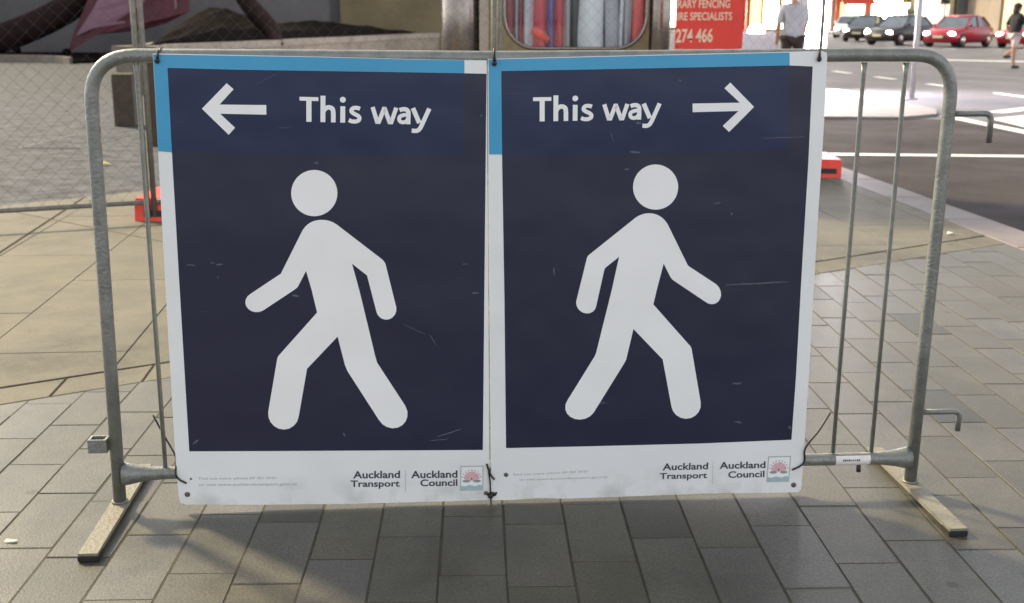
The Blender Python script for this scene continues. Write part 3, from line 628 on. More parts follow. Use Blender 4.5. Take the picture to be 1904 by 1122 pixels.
SCUFFS = {"L":[[[0.3038,0.6628],[0.3026,0.6611],[0.2992,0.6611],[0.2946,0.6589],[0.2899,0.66],[0.2865,0.6602],[0.2853,0.6613],[0.2865,0.6623],[0.2898,0.6645],[0.2945,0.6637],[0.2991,0.6649],[0.3025,0.6638]],[[0.2828,0.6653],[0.2818,0.6643],[0.28,0.6649],[0.2771,0.6643],[0.2747,0.6655],[0.273,0.6665],[0.2725,0.6673],[0.2733,0.6678],[0.2755,0.6688],[0.2779,0.6676],[0.2805,0.6674],[0.2823,0.6664]],[[0.2891,0.6257],[0.2884,0.626],[0.287,0.6271],[0.2876,0.6289],[0.2867,0.6305],[0.2876,0.6319],[0.2883,0.6325],[0.2894,0.6322],[0.2894,0.631],[0.2909,0.6295],[0.2899,0.6276],[0.2899,0.6263]],[[0.2365,0.6609],[0.2348,0.6604],[0.2304,0.6596],[0.2246,0.6606],[0.2186,0.6602],[0.2144,0.6614],[0.2129,0.662],[0.2145,0.6627],[0.2188,0.6625],[0.2248,0.6633],[0.2306,0.662],[0.235,0.6618]],[[0.4887,0.5777],[0.4872,0.5767],[0.4834,0.5756],[0.4791,0.5777],[0.4742,0.5772],[0.4713,0.58],[0.4703,0.5813],[0.4719,0.5826],[0.4753,0.5822],[0.4803,0.5832],[0.4844,0.5802],[0.4878,0.5796]],[[0.5473,0.9146],[0.5467,0.9132],[0.5449,0.9119],[0.5427,0.9127],[0.5403,0.9115],[0.5387,0.9137],[0.5382,0.9146],[0.5388,0.9159],[0.5405,0.9165],[0.5429,0.918],[0.5451,0.9161],[0.5468,0.9163]],[[0.8321,0.4418],[0.8305,0.4438],[0.827,0.4496],[0.8222,0.4575],[0.8184,0.466],[0.8151,0.472],[0.8145,0.4745],[0.8162,0.4726],[0.8197,0.4668],[0.8239,0.4585],[0.8287,0.4506],[0.8312,0.4442]],[[0.8065,0.472],[0.8021,0.4737],[0.7906,0.479],[0.7753,0.4871],[0.7597,0.4945],[0.7487,0.5008],[0.7447,0.5032],[0.749,0.5015],[0.7603,0.4959],[0.776,0.4886],[0.7912,0.4802],[0.8025,0.4746]],[[0.8976,0.2144],[0.8933,0.2119],[0.8804,0.2079],[0.8632,0.2011],[0.8455,0.1963],[0.8325,0.1927],[0.8276,0.1919],[0.8322,0.1939],[0.8446,0.1994],[0.8623,0.2043],[0.8797,0.2103],[0.8927,0.2137]],[[0.8624,0.1862],[0.8587,0.1852],[0.8484,0.1843],[0.8343,0.1832],[0.8202,0.182],[0.8099,0.1822],[0.8061,0.1823],[0.8098,0.183],[0.8201,0.1844],[0.8341,0.1856],[0.8482,0.186],[0.8585,0.1868]],[[0.9425,0.5804],[0.9412,0.5792],[0.9377,0.5788],[0.9329,0.5787],[0.9281,0.5783],[0.9246,0.58],[0.9233,0.5807],[0.9246,0.5815],[0.9281,0.5826],[0.9329,0.583],[0.9377,0.5819],[0.9412,0.5819]],[[0.9154,0.6566],[0.9143,0.6558],[0.9113,0.6554],[0.9072,0.6555],[0.9031,0.6551],[0.9001,0.6563],[0.899,0.6568],[0.9001,0.6573],[0.9031,0.6579],[0.9072,0.6583],[0.9113,0.6575],[0.9143,0.6575]],[[0.4721,1.1374],[0.4676,1.1348],[0.4551,1.1279],[0.4377,1.1191],[0.4205,1.1099],[0.4076,1.1038],[0.4028,1.1015],[0.4073,1.1042],[0.42,1.1109],[0.4372,1.1201],[0.4547,1.1287],[0.4673,1.1353]],[[0.2154,0.1996],[0.2154,0.1972],[0.2125,0.195],[0.2098,0.1901],[0.2049,0.1883],[0.2018,0.1863],[0.2,0.1866],[0.2004,0.1883],[0.2019,0.1926],[0.2066,0.1947],[0.2099,0.1988],[0.2136,0.1998]],[[0.5918,0.1997],[0.5902,0.1997],[0.5894,0.2017],[0.587,0.2037],[0.5864,0.2067],[0.5861,0.209],[0.5866,0.2102],[0.5875,0.2099],[0.59,0.2088],[0.5906,0.2058],[0.5922,0.2034],[0.5925,0.2011]],[[0.9513,1.0292],[0.9509,1.0283],[0.9499,1.0262],[0.9486,1.0275],[0.9473,1.0265],[0.9463,1.028],[0.946,1.0292],[0.9463,1.0309],[0.9473,1.0307],[0.9486,1.0327],[0.95,1.031],[0.9509,1.0306]]],"R":[[[1.753,0.6005],[1.7413,0.599],[1.7091,0.5971],[1.6652,0.5941],[1.6211,0.5939],[1.5891,0.5924],[1.5772,0.5934],[1.5888,0.5949],[1.6208,0.5973],[1.6648,0.5984],[1.7086,0.6012],[1.7411,0.6008]],[[1.1348,0.6233],[1.1335,0.6247],[1.1332,0.6288],[1.1313,0.6343],[1.1319,0.64],[1.1318,0.6442],[1.1325,0.6457],[1.1333,0.6443],[1.1352,0.6403],[1.1349,0.6346],[1.1361,0.629],[1.1355,0.6248]],[[1.2792,0.9618],[1.278,0.9636],[1.2759,0.9686],[1.2729,0.9754],[1.2711,0.9826],[1.2692,0.9877],[1.2692,0.9897],[1.2704,0.988],[1.2727,0.9831],[1.275,0.976],[1.2779,0.9692],[1.2788,0.9638]],[[1.3462,1.0102],[1.3453,1.0081],[1.3428,1.0084],[1.3395,1.0059],[1.3361,1.0079],[1.3336,1.0086],[1.3326,1.0102],[1.3335,1.0114],[1.3359,1.0141],[1.3393,1.0125],[1.3427,1.0136],[1.3452,1.0119]],[[1.4427,1.1117],[1.4417,1.1114],[1.44,1.1116],[1.438,1.1125],[1.4371,1.1146],[1.4359,1.1154],[1.4363,1.1167],[1.4374,1.1173],[1.4389,1.1168],[1.4405,1.1155],[1.4424,1.1146],[1.4426,1.1125]],[[1.3458,0.937],[1.3439,0.9353],[1.3389,0.9359],[1.3321,0.9352],[1.3253,0.9363],[1.3204,0.9382],[1.3187,0.9394],[1.3205,0.9401],[1.3256,0.9417],[1.3324,0.9405],[1.3392,0.9397],[1.3441,0.9388]],[[1.6388,0.3247],[1.6371,0.3233],[1.6323,0.3231],[1.6259,0.3215],[1.6193,0.3236],[1.6145,0.3236],[1.6126,0.3252],[1.6143,0.3263],[1.619,0.3278],[1.6256,0.3266],[1.6321,0.3278],[1.637,0.3257]],[[1.6463,0.214],[1.6447,0.2134],[1.6402,0.2122],[1.6344,0.2141],[1.6285,0.2147],[1.6243,0.2163],[1.6229,0.2179],[1.6246,0.2192],[1.6288,0.2183],[1.6348,0.2189],[1.6406,0.2169],[1.6448,0.2153]],[[1.7802,0.1921],[1.7784,0.1919],[1.7763,0.1934],[1.775,0.1963],[1.7724,0.1984],[1.7732,0.2016],[1.7736,0.2028],[1.7751,0.2028],[1.7772,0.2013],[1.7799,0.1993],[1.78,0.1956],[1.7814,0.1938]],[[1.32,0.8951],[1.3191,0.8944],[1.3166,0.8927],[1.3132,0.8937],[1.3098,0.8931],[1.3073,0.8941],[1.3063,0.8952],[1.3072,0.8965],[1.3097,0.8963],[1.3131,0.8978],[1.3165,0.8966],[1.319,0.8961]],[[1.5575,0.809],[1.5564,0.8081],[1.553,0.807],[1.5483,0.8057],[1.5434,0.8061],[1.5399,0.8055],[1.5384,0.8064],[1.5395,0.8075],[1.5429,0.8085],[1.5477,0.809],[1.5524,0.8102],[1.5561,0.8093]],[[1.5889,0.7767],[1.5878,0.7766],[1.5852,0.7766],[1.5855,0.7788],[1.5836,0.7798],[1.5843,0.7817],[1.5851,0.7827],[1.5868,0.7832],[1.5874,0.782],[1.5901,0.7816],[1.5895,0.7791],[1.5899,0.7778]],[[1.767,0.9752],[1.7591,0.9745],[1.7374,0.9732],[1.7077,0.9726],[1.6781,0.9712],[1.6564,0.9714],[1.6484,0.9715],[1.6563,0.9723],[1.6779,0.9732],[1.7075,0.9748],[1.7372,0.9749],[1.7589,0.9757]]]}
# ------------------------------------------------------------------ the two signs
OFF = .024
def P3(p, lay=0.0): return Vector((p[0], -(OFF + lay), p[1]))
def flat(pts, name, m, parent, lay, thick=0.0, hole=None):
    """a flat shape on the face of the sign; lay = how proud it stands"""
    bm = bmesh.new()
    vs = [bm.verts.new(P3(p, lay)) for p in pts]
    f = bm.faces.new(vs)
    f.normal_update()
    bmesh.ops.triangulate(bm, faces=[f])
    if thick:
        r = bmesh.ops.extrude_face_region(bm, geom=list(bm.faces))
        bmesh.ops.translate(bm, vec=Vector((0, thick, 0)), verts=[e for e in r['geom'] if isinstance(e, bmesh.types.BMVert)])
    bmesh.ops.recalc_face_normals(bm, faces=bm.faces)
    if not thick:
        for f in bm.faces:
            if f.normal.y > 0: f.normal_flip()
    me = bpy.data.meshes.new(name); bm.to_mesh(me); bm.free()
    me.materials.append(M[m])
    return link(name, me, parent)

def stroke(mb, pts, w, lay, fn):
    """a flat pen stroke of constant width with mitred corners"""
    n = len(pts); L_, R_ = [], []
    for i in range(n):
        d0 = Vector(pts[i]) - Vector(pts[i-1]) if i else Vector(pts[1]) - Vector(pts[0])
        d1 = Vector(pts[i+1]) - Vector(pts[i]) if i < n-1 else d0
        d0.normalize(); d1.normalize()
        n0, n1 = Vector((-d0.y, d0.x)), Vector((-d1.y, d1.x))
        mv = (n0 + n1); mv.normalize(); k = w/2 / max(0.45, mv.dot(n0))
        p = Vector(pts[i]); L_.append(p + mv*k); R_.append(p - mv*k)
    vs = [fn(p, lay) for p in L_] + [fn(p, lay) for p in R_]
    mb.add(vs, [(i, i+1, n+i+1, n+i) for i in range(n-1)])
def smooth(pts, n=7):
    out = []
    P = [Vector(p) for p in pts]; P = [2*P[0]-P[1]] + P + [2*P[-1]-P[-2]]
    for i in range(1, len(P)-2):
        for k in range(n):
            t = k/n
            out.append(tuple(0.5*((2*P[i])+(-P[i-1]+P[i+1])*t+(2*P[i-1]-5*P[i]+4*P[i+1]-P[i+2])*t*t+(-P[i-1]+3*P[i]-3*P[i+1]+P[i+2])*t**3)))
    out.append(tuple(P[-2])); return out
GL = {  # pen strokes, unit = capital height, x measured along the word
 'T': [([(0.0,.925),(.745,.925)], .155), ([(.372,.90),(.372,0)], .205)],
 'h': [([(.93,0),(.93,1.07)], .195), (smooth([(.93,.40),(1.02,.55),(1.17,.605),(1.31,.54),(1.345,.36)]) + [(1.345,0)], .185)],
 'i': [([(1.72,0),(1.72,.665)], .195)],
 's': [(smooth([(2.405,.575),(2.30,.612),(2.15,.605),(2.075,.535),(2.075,.45),(2.17,.375),(2.31,.305),(2.385,.225),(2.36,.115),(2.24,.06),(2.08,.065),(1.965,.115)]), .165)],
 'w': [([(2.91,.665),(3.10,.07),(3.17,.07),(3.365,.60),(3.40,.60),(3.60,.07),(3.67,.07),(3.86,.665)], .17)],
 'a': [(smooth([(3.995,.565),(4.11,.608),(4.26,.60),(4.345,.51),(4.355,.38)]) + [(4.355,0)], .175), (smooth([(4.34,.385),(4.18,.375),(4.02,.31),(3.985,.19),(4.045,.095),(4.17,.075),(4.28,.13),(4.345,.24)]), .155)],
 'y': [([(4.53,.665),(4.80,.06)], .185), ([(5.19,.665)] + [(4.93,.05)] + smooth([(4.88,-.07),(4.80,-.20),(4.68,-.265),(4.50,-.255)]), .175)]}
def word(spec, parent, lay):
    o, e, t = [Vector(p) for p in spec]
    ax = (e - o) / 5.31; ay = (t - o)
    f = lambda p, l: P3(o + ax*p[0] + ay*p[1], l)
    letters = bpy.data.objects.new('lettering', None); C.objects.link(letters); letters.parent = parent
    for ch, ss in GL.items():
        mb = MB()
        for k, (pts, w) in enumerate(ss):
            stroke(mb, pts, w, lay + k*0.00006, f)
        if ch == 'i':
            c = Vector((1.72, .93)); n = 20
            vs = [f(c + Vector((math.cos(a), math.sin(a)))*.118, lay) for a in [2*math.pi*k/n for k in range(n)]]
            mb.add(vs, [tuple(range(n))])
        me = mb.mesh('letter', 'white_shape')
        bm = bmesh.new(); bm.from_mesh(me)
        for fc in bm.faces:
            if fc.normal.y > 0: fc.normal_flip()
        bm.to_mesh(me); bm.free()
        link('letter', me, letters)
def text_mesh(s, bold=0.0):
    cu = bpy.data.curves.new('text', 'FONT'); cu.body = s; cu.size = 1; cu.offset = bold; cu.resolution_u = 4
    ob = bpy.data.objects.new('text', cu); C.objects.link(ob)
    dg = bpy.context.evaluated_depsgraph_get()
    me = bpy.data.meshes.new_from_object(ob.evaluated_get(dg))
    bpy.data.objects.remove(ob)
    return me
def fit_text(s, quad, fn, name, m, parent, bold=0.0):
    """lay a line of type over a quadrilateral (bottom left, bottom right, top right, top left)"""
    me = text_mesh(s, bold)
    xs = [v.co.x for v in me.vertices]; ys = [v.co.y for v in me.vertices]
    x0, x1, y0, y1 = min(xs), max(xs), min(ys), max(ys)
    q = [Vector(p) for p in quad]
    for v in me.vertices:
        a, b = (v.co.x-x0)/(x1-x0), (v.co.y-y0)/(y1-y0)
        p = (q[0]*(1-a)+q[1]*a)*(1-b) + (q[3]*(1-a)+q[2]*a)*b
        v.co = fn(p)
    me.materials.clear(); me.materials.append(M[m])
    me.name = name
    return link(name, me, parent)
def lerp_quad(q, a, b):
    q = [Vector(p) for p in q]
    return (q[0]*(1-a)+q[1]*a)*(1-b) + (q[3]*(1-a)+q[2]*a)*b
def make_sign(D, label, scuffs):
    s = thing('wayfinding_sign', label, 'sign', B0, YAW)
    pan = flat(D['panel'], 'panel', 'white_print', s, 0.0, .0035)
    flat(D['field'], 'navy_field', 'navy_print', s, .0004)
    flat(D['header'], 'header_field', 'header_print', s, .0007)
    flat(D['band_top'], 'blue_band', 'blue_print', s, .0005)
    flat(D['band_side'], 'blue_band', 'blue_print', s, .0008)
    flat(D['arrow'], 'arrow', 'white_shape', s, .0011)
    word(D['text'], s, .0011)
    pic = flat(D['body'], 'pictogram', 'white_shape', s, .0011)
    flat(D['head'], 'pictogram_head', 'white_shape', pic, .0011)
    fn = lambda p: P3(p, .0006)
    for key, tx in (('t1','Auckland'),('t2','Transport'),('t3','Auckland'),('t4','Council')):
        fit_text(tx, D[key], fn, 'council_lettering', 'ink', s, .02)
    fit_text('Find out more: phone 09 301 0101', D['s1'], fn, 'small_print', 'faint_ink', s)
    fit_text('or visit www.aucklandtransport.govt.nz', D['s2'], fn, 'small_print', 'faint_ink', s)
    flat(D['divider'], 'divider_line', 'pale_line', s, .0006)
    q = D['logo']
    em = flat([lerp_quad(q, *p) for p in ((0,0),(1,0),(1,1),(0,1))], 'emblem', 'pale_line', s, .0005)
    flat([lerp_quad(q, *p) for p in ((.045,.04),(.955,.04),(.955,.955),(.045,.955))], 'emblem_ground', 'white_shape', em, .0007)
    wv = [(.045,.04),(.955,.04),(.955,.19)] + [(.955-.91*k/12, .20+.025*math.sin(k*1.1)) for k in range(1,12)] + [(.045,.2)]
    flat([lerp_quad(q, *p) for p in wv], 'emblem_waves', 'water_print', em, .0009)
    fan = [(.5+.34*math.cos(t), .47+.30*math.sin(t)*(1+.05*math.cos(9*t))) for t in [math.pi*k/24 for k in range(25)]]
    flat([lerp_quad(q, *p) for p in fan + [(.5,.40)]], 'emblem_flower', 'pink_print', em, .0009)
    for k in range(9):
        t = math.pi*(k+.5)/9; c = (.5+.40*math.cos(t), .49+.34*math.sin(t))
        flat([lerp_quad(q, c[0]+.026*math.cos(a), c[1]+.024*math.sin(a)) for a in [2*math.pi*i/8 for i in range(8)]], 'emblem_dot', 'red_print', em, .0011)
    flat([lerp_quad(q, .5+.03*math.cos(a), .48+.05*math.sin(a)) for a in [2*math.pi*i/8 for i in range(8)]], 'emblem_dot', 'red_print', em, .0013)
    for sx in (-1, 1):
        flat([lerp_quad(q, .5+sx*(.23+.17*math.cos(a)), .385+.055*math.sin(a)) for a in [2*math.pi*i/14 for i in range(14)]], 'emblem_leaf', 'leaf_print', em, .0012 + .0001*sx)
    for p in scuffs:
        flat(p, 'scuff', 'scuff', s, .0016)
    for k, b in enumerate(D['bolts']):
        r = (.0072, .0028, .0060)[k % 3] if len(D['bolts']) == 3 else .0072
        bb = MB(); n = 14
        bb.rings([[tuple(P3((b[0]+r*c*math.cos(a), b[1]+r*c*math.sin(a)), l)) for a in [2*math.pi*i/n for i in range(n)]] for c, l in ((1,.0002),(1,.0012),(.7,.0020),(.25,.0022))])
        bb.build('rivet', 'bolt', s)
    return s
SG = SIGNS
sign_left = make_sign(SG['L'], 'sign with left arrow reading This way above a white figure walking left', SCUFFS['L'])
sign_right = make_sign(SG['R'], 'sign with right arrow reading This way above a white figure walking right', SCUFFS['R'])

# cable ties
tie_lab = ['black cable tie at the outer top corner of the left arrow sign', 'black cable tie holding the sign tops together at the middle of the top rail', 'rusty dark tie at the outer top corner of the right arrow sign',
           'long black cable tie tail hooked round the bottom rail left of the signs', 'short black cable tie end poking out between the bottom sign corners', 'black cable tie hanging below the signs where their bottom corners meet', 'black cable tie tail slanting up to an upright bar right of the signs']
for k, t in enumerate(SG['ties']):
    o = thing('cable_tie', tie_lab[k], 'cable tie', B0, YAW, 'cable ties fixing the signs to the barrier')
    m_ = 'rust_tie' if k == 2 else 'plastic_tie'
    pts = [tuple(P3(p, .006 if k in (0,1,2) else .004)) for p in t]
    if k < 3:
        top = pts[0]
        loop = [(top[0], .019*math.cos(a)+.0, 1.1685+.0195*math.sin(a)) for a in [R(a_) for a_ in range(-60, 221, 20)]][::-1]
        MB().tube(pts[::-1], [.0042,.003,.0022], 8).build('strap', m_, o)
        lp = MB().tube([(top[0], -math.cos(R(a_))*.0195, 1.169+math.sin(R(a_))*.0195) for a_ in range(0, 250, 20)], .0016, 6); lp.build('loop', m_, o)
        MB().sphere(pts[2], .0062, 10, 6, (1,.7,1.15)).build('knot', m_, o)
    else:
        w = .0021 if k == 5 else .0026
        if k == 3: pts = [tuple(Vector(p) + Vector((0, .055 - .04*i_/2 if i_ < 3 else 0, 0))) for i_, p in enumerate(pts)]
        if k == 6: pts = [tuple(Vector(p) + Vector((0, .016 if i_ == 0 else 0, 0))) for i_, p in enumerate(pts)]
        MB().tube(smooth(pts, 5) if len(pts) > 2 else pts, w, 8).build('strap', m_, o)
        if k == 5: MB().sphere(pts[2], .0065, 10, 6, (1.2,.7,1)).build('knot', m_, o)
# a grimy smear of black tape where the signs meet
tag(MB().sphere(tuple(Vector(P3((.975,.0265), .002)) + B0*0), .009, 10, 6, (1.5,.25,.8)).build('tape_lump', 'plastic_tie', None, B0, YAW), 'lump of black tape on the bottom inner corner of the right arrow sign', 'tape')

# ------------------------------------------------------------------ litter
tag(MB().add([(-.016,-.005,.002),(.012,-.007,.004),(.016,.004,.002),(-.012,.006,.006)], [(0,1,2,3)]).build('paper_scrap', 'paper', None, (-1.235,2.583,0.001), .1), 'small pale paper scrap on the pavers left of the barrier foot', 'litter')
tag(MB().add([(-.035,-.01,.004),(0,-.022,.012),(.03,0,.006),(0,.02,.014)], [(0,1,3),(1,2,3)]).build('paper_scrap', 'paper', None, (2.632,6.75,0.003), .4), 'white paper scrap on the pale slabs near the kerb', 'litter')
tag(MB().add([(-.07,0,.004),(0,-.035,.025),(.07,0,.006),(0,.035,.03)], [(0,1,3),(1,2,3)]).build('fallen_leaf', 'yellow_leaf', None, (-3.519,9.80,-.008), .2), 'yellow fallen leaf on the grey plaza beyond the barrier', 'leaf')

# ------------------------------------------------------------------ temporary fence: mesh panels, posts, orange feet, red banner
FP = [Vector((-4.60, 6.02, 0)), Vector((-2.265, 7.06, 0)), Vector((-0.115, 8.02, 0)), Vector((2.42, 9.12, 0))]
def clip_seg(p, q, w, h):
    (x0, y0), (x1, y1) = p, q; t0, t1 = 0, 1
    for pp, qq in ((-(x1-x0), x0), (x1-x0, w-x0), (-(y1-y0), y0), (y1-y0, h-y0)):
        if abs(pp) < 1e-9:
            if qq < 0: return None
        else:
            t = qq/pp
            if pp < 0: t0 = max(t0, t)
            else: t1 = min(t1, t)
    return None if t0 >= t1 else ((x0+t0*(x1-x0), y0+t0*(y1-y0)), (x0+t1*(x1-x0), y0+t1*(y1-y0)))
plab = ['chain link fence panel at the far left in front of the mauve tarpaulin', 'chain link fence panel between the left post and the steel kiosk', 'chain link fence panel that carries the red fencing banner']
for k in range(3):
    a, b = FP[k], FP[k+1]; L_ = (b-a).length; yw = math.atan2(b.y-a.y, b.x-a.x)
    t = thing('temporary_fence', plab[k], 'fence', a, yw, 'temporary chain link fence panels')
    g = .021; H0, H1 = .12, 2.1
    for x in (g, L_-g):
        MB().tube([(x,0,.03),(x,0,H1)], .0175, 10).build('post', 'galv_old', t)
    for z in (H0, H1):
        MB().tube([(g,0,z),(L_-g,0,z)], .0150, 10).build('rail', 'galv_old', t)
    mb = MB(); w, h = L_-2*g, H1-H0
    step = .092
    n_ = int((w+h)/step)+2
    for i in range(n_):
        for sg in (0, 1):
            p, q = ((i*step-h, 0), (i*step, h)) if sg == 0 else ((i*step, 0), (i*step-h, h))
            c_ = clip_seg(p, q, w, h)
            if not c_: continue
            (x0, z0), (x1, z1) = c_
            yo = .0012 if sg else -.0012; r = .0008
            mb.add([(g+x0-r,yo-r,H0+z0),(g+x0+r,yo-r,H0+z0),(g+x0,yo+r,H0+z0),(g+x1-r,yo-r,H0+z1),(g+x1+r,yo-r,H0+z1),(g+x1,yo+r,H0+z1)], [(0,1,4,3),(1,2,5,4),(2,0,3,5)])
    stuff(mb.build('wire_mesh', 'mesh_wire', t))
def fence_foot(loc, rotz, label):
    t = thing('ballast_block', label, 'ballast block', loc, rotz, 'orange feet under the fence posts')
    b = MB()
    prof = [(-.30,0),(.30,0),(.285,.10),(.255,.145),(-.255,.145),(-.285,.10)]
    b.rings([[(w*(1 if z > .05 else 1.0), yy, z) for yy, z in prof] for w in (-.115,)] + [[(w, yy, z) for yy, z in prof] for w in (-.095, .095, .115)])
    b.build('block', 'orange_plastic', t)
    MB().box((-.055,-.302,.035),(.075,-.2945,.075)).build('hand_hole', 'trim', t)
    MB().tube([(0,.02,.14),(0,.02,.158)], .03, 12).build('post_socket', 'orange_plastic', t)
fence_foot((-2.262,7.36,-.008), .02, 'orange plastic fence foot left of the signs on pale slabs')
fence_foot((2.555,9.50,0), -.03, 'orange plastic fence foot right of the signs beside the kerb')
# banner
ban = thing('fence_banner', 'red banner with cream fencing lettering hung on the mesh', 'banner', (1.182,8.560,1.03), math.atan2(1.1,2.535)*0.35)
MB().box((0,-.004,0),(.515,.004,.62), .002).build('sheet', 'fence_red', ban)
bf = lambda p: Vector((p[0], -.0047, p[1]))
def bq(x0, x1, z0, z1, k=.0): return [(x0,z0),(x1,z0+k),(x1,z1+k),(x0,z1)]
fit_text('RARY FENCING', bq(.012,.405,.292,.350,.004), bf, 'banner_lettering', 'cream_ink', ban, .015)
fit_text('IRE SPECIALISTS', bq(.012,.425,.205,.262,.004), bf, 'banner_lettering', 'cream_ink', ban, .015)
fit_text('274 466', bq(-.0+.006,.285,.045,.145,.004), bf, 'banner_lettering', 'cream_ink', ban, .02)
for x in (.02, .495):
    for z in (.02, .60):
        MB().sphere((x,-.004,z), .008, 8, 5, (1,.5,1)).build('eyelet', 'bolt', ban)

# ------------------------------------------------------------------ steel kiosk with a rounded window, coloured strips standing in for its reflections
KY = 9.62
ki = thing('kiosk', 'stainless steel kiosk with rounded window of strips modelling red and white reflections', 'kiosk', (0,KY,0), 0)
x0, x1, zt = -.27, 1.115, 2.45
hx0, hx1, hz0, hz1, rr = -.075, 1.092, 1.0, 2.15, .26
loop = []
for (cx, cz, a0) in ((hx1-rr, hz0+rr, -90), (hx1-rr, hz1-rr, 0), (hx0+rr, hz1-rr, 90), (hx0+rr, hz0+rr, 180)):
    for k in range(9):
        a = R(a0 + k*90/8); loop.append((cx+rr*math.cos(a), cz+rr*math.sin(a)))
outer = []
cxm, czm = (hx0+hx1)/2, (hz0+hz1)/2
for (x, z) in loop:
    dx, dz = x-cxm, z-czm
    k = min(((x1-cxm) if dx > 0 else (cxm-x0))/max(abs(dx),1e-6), ((zt-czm) if dz > 0 else czm)/max(abs(dz),1e-6))
    outer.append((cxm+dx*k, czm+dz*k))
fr = MB(); n = len(loop)
fr.rings([[(x,0,z) for x,z in outer], [(x,0,z) for x,z in loop], [(x,.05,z) for x,z in loop]], caps=False)
fr.box((x0,.002,0),(x0+.02,1.2,zt)); fr.box((x1-.02,.002,0),(x1,1.2,zt)); fr.box((x0+.02,1.18,0),(x1-.02,1.2,zt)); fr.box((x0+.02,.002,0),(x1-.02,1.18,.03)); fr.box((x0+.02,.002,zt-.03),(x1-.02,1.18,zt))
fr.build('cabinet', 'bronze', ki)
MB().tube([(x,-.004,z) for x,z in loop] + [(loop[0][0],-.004,loop[0][1])], .016, 8, False).build('window_trim', 'stainless', ki)
g = MB(); g.add([(x,.035,z) for x,z in loop], [tuple(range(n))]); g.build('window_pane', 'glass', ki)
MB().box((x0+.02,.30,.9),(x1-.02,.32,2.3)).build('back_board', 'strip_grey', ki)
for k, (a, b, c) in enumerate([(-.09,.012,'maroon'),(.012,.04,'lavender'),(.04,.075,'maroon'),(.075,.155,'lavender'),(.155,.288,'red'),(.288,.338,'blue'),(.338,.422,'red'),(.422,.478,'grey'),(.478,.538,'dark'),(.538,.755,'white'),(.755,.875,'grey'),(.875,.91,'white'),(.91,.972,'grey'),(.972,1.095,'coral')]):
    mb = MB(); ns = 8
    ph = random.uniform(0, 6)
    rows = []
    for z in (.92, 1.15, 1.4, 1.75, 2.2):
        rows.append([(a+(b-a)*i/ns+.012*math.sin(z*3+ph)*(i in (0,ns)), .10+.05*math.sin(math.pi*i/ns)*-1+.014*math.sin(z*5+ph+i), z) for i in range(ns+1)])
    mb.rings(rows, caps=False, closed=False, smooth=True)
    o = mb.build('reflection_strip', 'strip_'+c, ki)  # each strip models a band of reflection in the glass
MB().tube([(.16,.072,1.15),(.22,.065,1.11),(.285,.07,1.06)], [.035,.042,.035], 10).build('reflection_fold', 'strip_coral', ki)  # slanted pink reflection modelled as a short tube
MB().tube([(-.435,.12,0),(-.435,.12,zt)], .165, 28).build('column', 'stainless', ki)
MB().tube([(1.205,.06,0),(1.205,.06,zt)], .092, 24).build('column', 'stainless', ki)
MB().box((-.268-.012,-.018,0),(-.205,-.002,zt)).build('edge_strip', 'stainless', ki)
MB().box((-.66,-.1,zt),(1.36,1.3,zt+.12), .02).build('roof', 'bronze', ki)

# ------------------------------------------------------------------ left side: bollards, cover, planters, wall, trees
def bollard(loc, w, h, label):
    t = thing('timber_bollard', label, 'bollard', loc, random.uniform(-.1,.1), 'brown timber bollards on the plaza')
    MB().box((-w/2,-w/2,0),(w/2,w/2,h-.03), .008).build('shaft', 'brown_timber', t)
    MB().rings([[(-w/2+i,-w/2+i,z),(w/2-i,-w/2+i,z),(w/2-i,w/2-i,z),(-w/2+i,w/2-i,z)] for i, z in ((.012,h-.03),(.004,h-.024),(.004,h-.012),(.02,h))]).build('cap', 'brown_timber', t)
bollard((-4.50,13.4,-.012), .235, .60, 'squat dark brown timber bollard farther from the fence post')
bollard((-3.51,11.4,-.012), .20, .86, 'taller brown timber bollard just behind the fence post')
cv = thing('utility_cover', 'rectangular grey utility cover set in the plaza beyond the barrier', 'cover', (-4.45,11.75,-.012), -.05)
MB().box((-.32,-.72,0),(.32,.72,.006), .003).build('frame', 'cover', cv)
for k in range(3): MB().box((-.28,-.69+k*.46,.006),(.28,-.69+k*.46+.44,.010), .002).build('lid', 'plaza', cv)

pl_ = thing('stone_planter', 'long stone planter with dark mulch behind the fence', 'planter', (0,0,0))
A_, B_, C_, D_ = Vector((-6.135,18.7,0)), Vector((-2.167,34,0)), Vector((-7.4,36.2,0)), Vector((-7.2,25,0))
def wall_run(a, b, n, parent, side):
    d = (b-a)/n; u = d.normalized(); nn = Vector((-u.y, u.x, 0))*side
    for k in range(n):
        p, q = a+d*k+u*.006, a+d*(k+1)-u*.006
        for r0 in range(2):
            z0, z1 = -.012+r0*.315, -.012+r0*.315+.309
            MB().rings([[tuple(v+Vector((0,0,z))) for v in (p, q, q+nn*.30, p+nn*.30)] for z in (z0, z1)]).build('stone', 'stone_block', parent)
        MB().rings([[tuple(v+Vector((0,0,z))) for v in (p-nn*.03, q-nn*.03, q+nn*.36, p+nn*.36)] for z in (.62, .745)]).build('coping_stone', 'coping', parent)
wall_run(A_, B_, 11, pl_, 1)
wall_run(D_, A_, 5, pl_, 1)
so = MB(); rows = []
for i in range(15):
    row = []
    for j in range(22):
        u, v = i/14, j/21
        a = A_.lerp(B_, v); c = D_.lerp(C_, v)
        p = a.lerp(c, .03+.94*u)
        hgt = .66 + .62*math.exp(-((v-.20)/.16)**2-((u-.45)/.4)**2) + .42*math.exp(-((v-.62)/.35)**2-((u-.4)/.5)**2) + .07*noise.noise(Vector((p.x*1.5,p.y*1.5,0)))
        if i in (0,14) or j in (0,21): hgt = .62
        row.append((p.x,p.y,hgt))
    rows.append(row)
so.rings(rows, caps=False, closed=False, smooth=False)
so.build('mulch', 'soil', pl_)

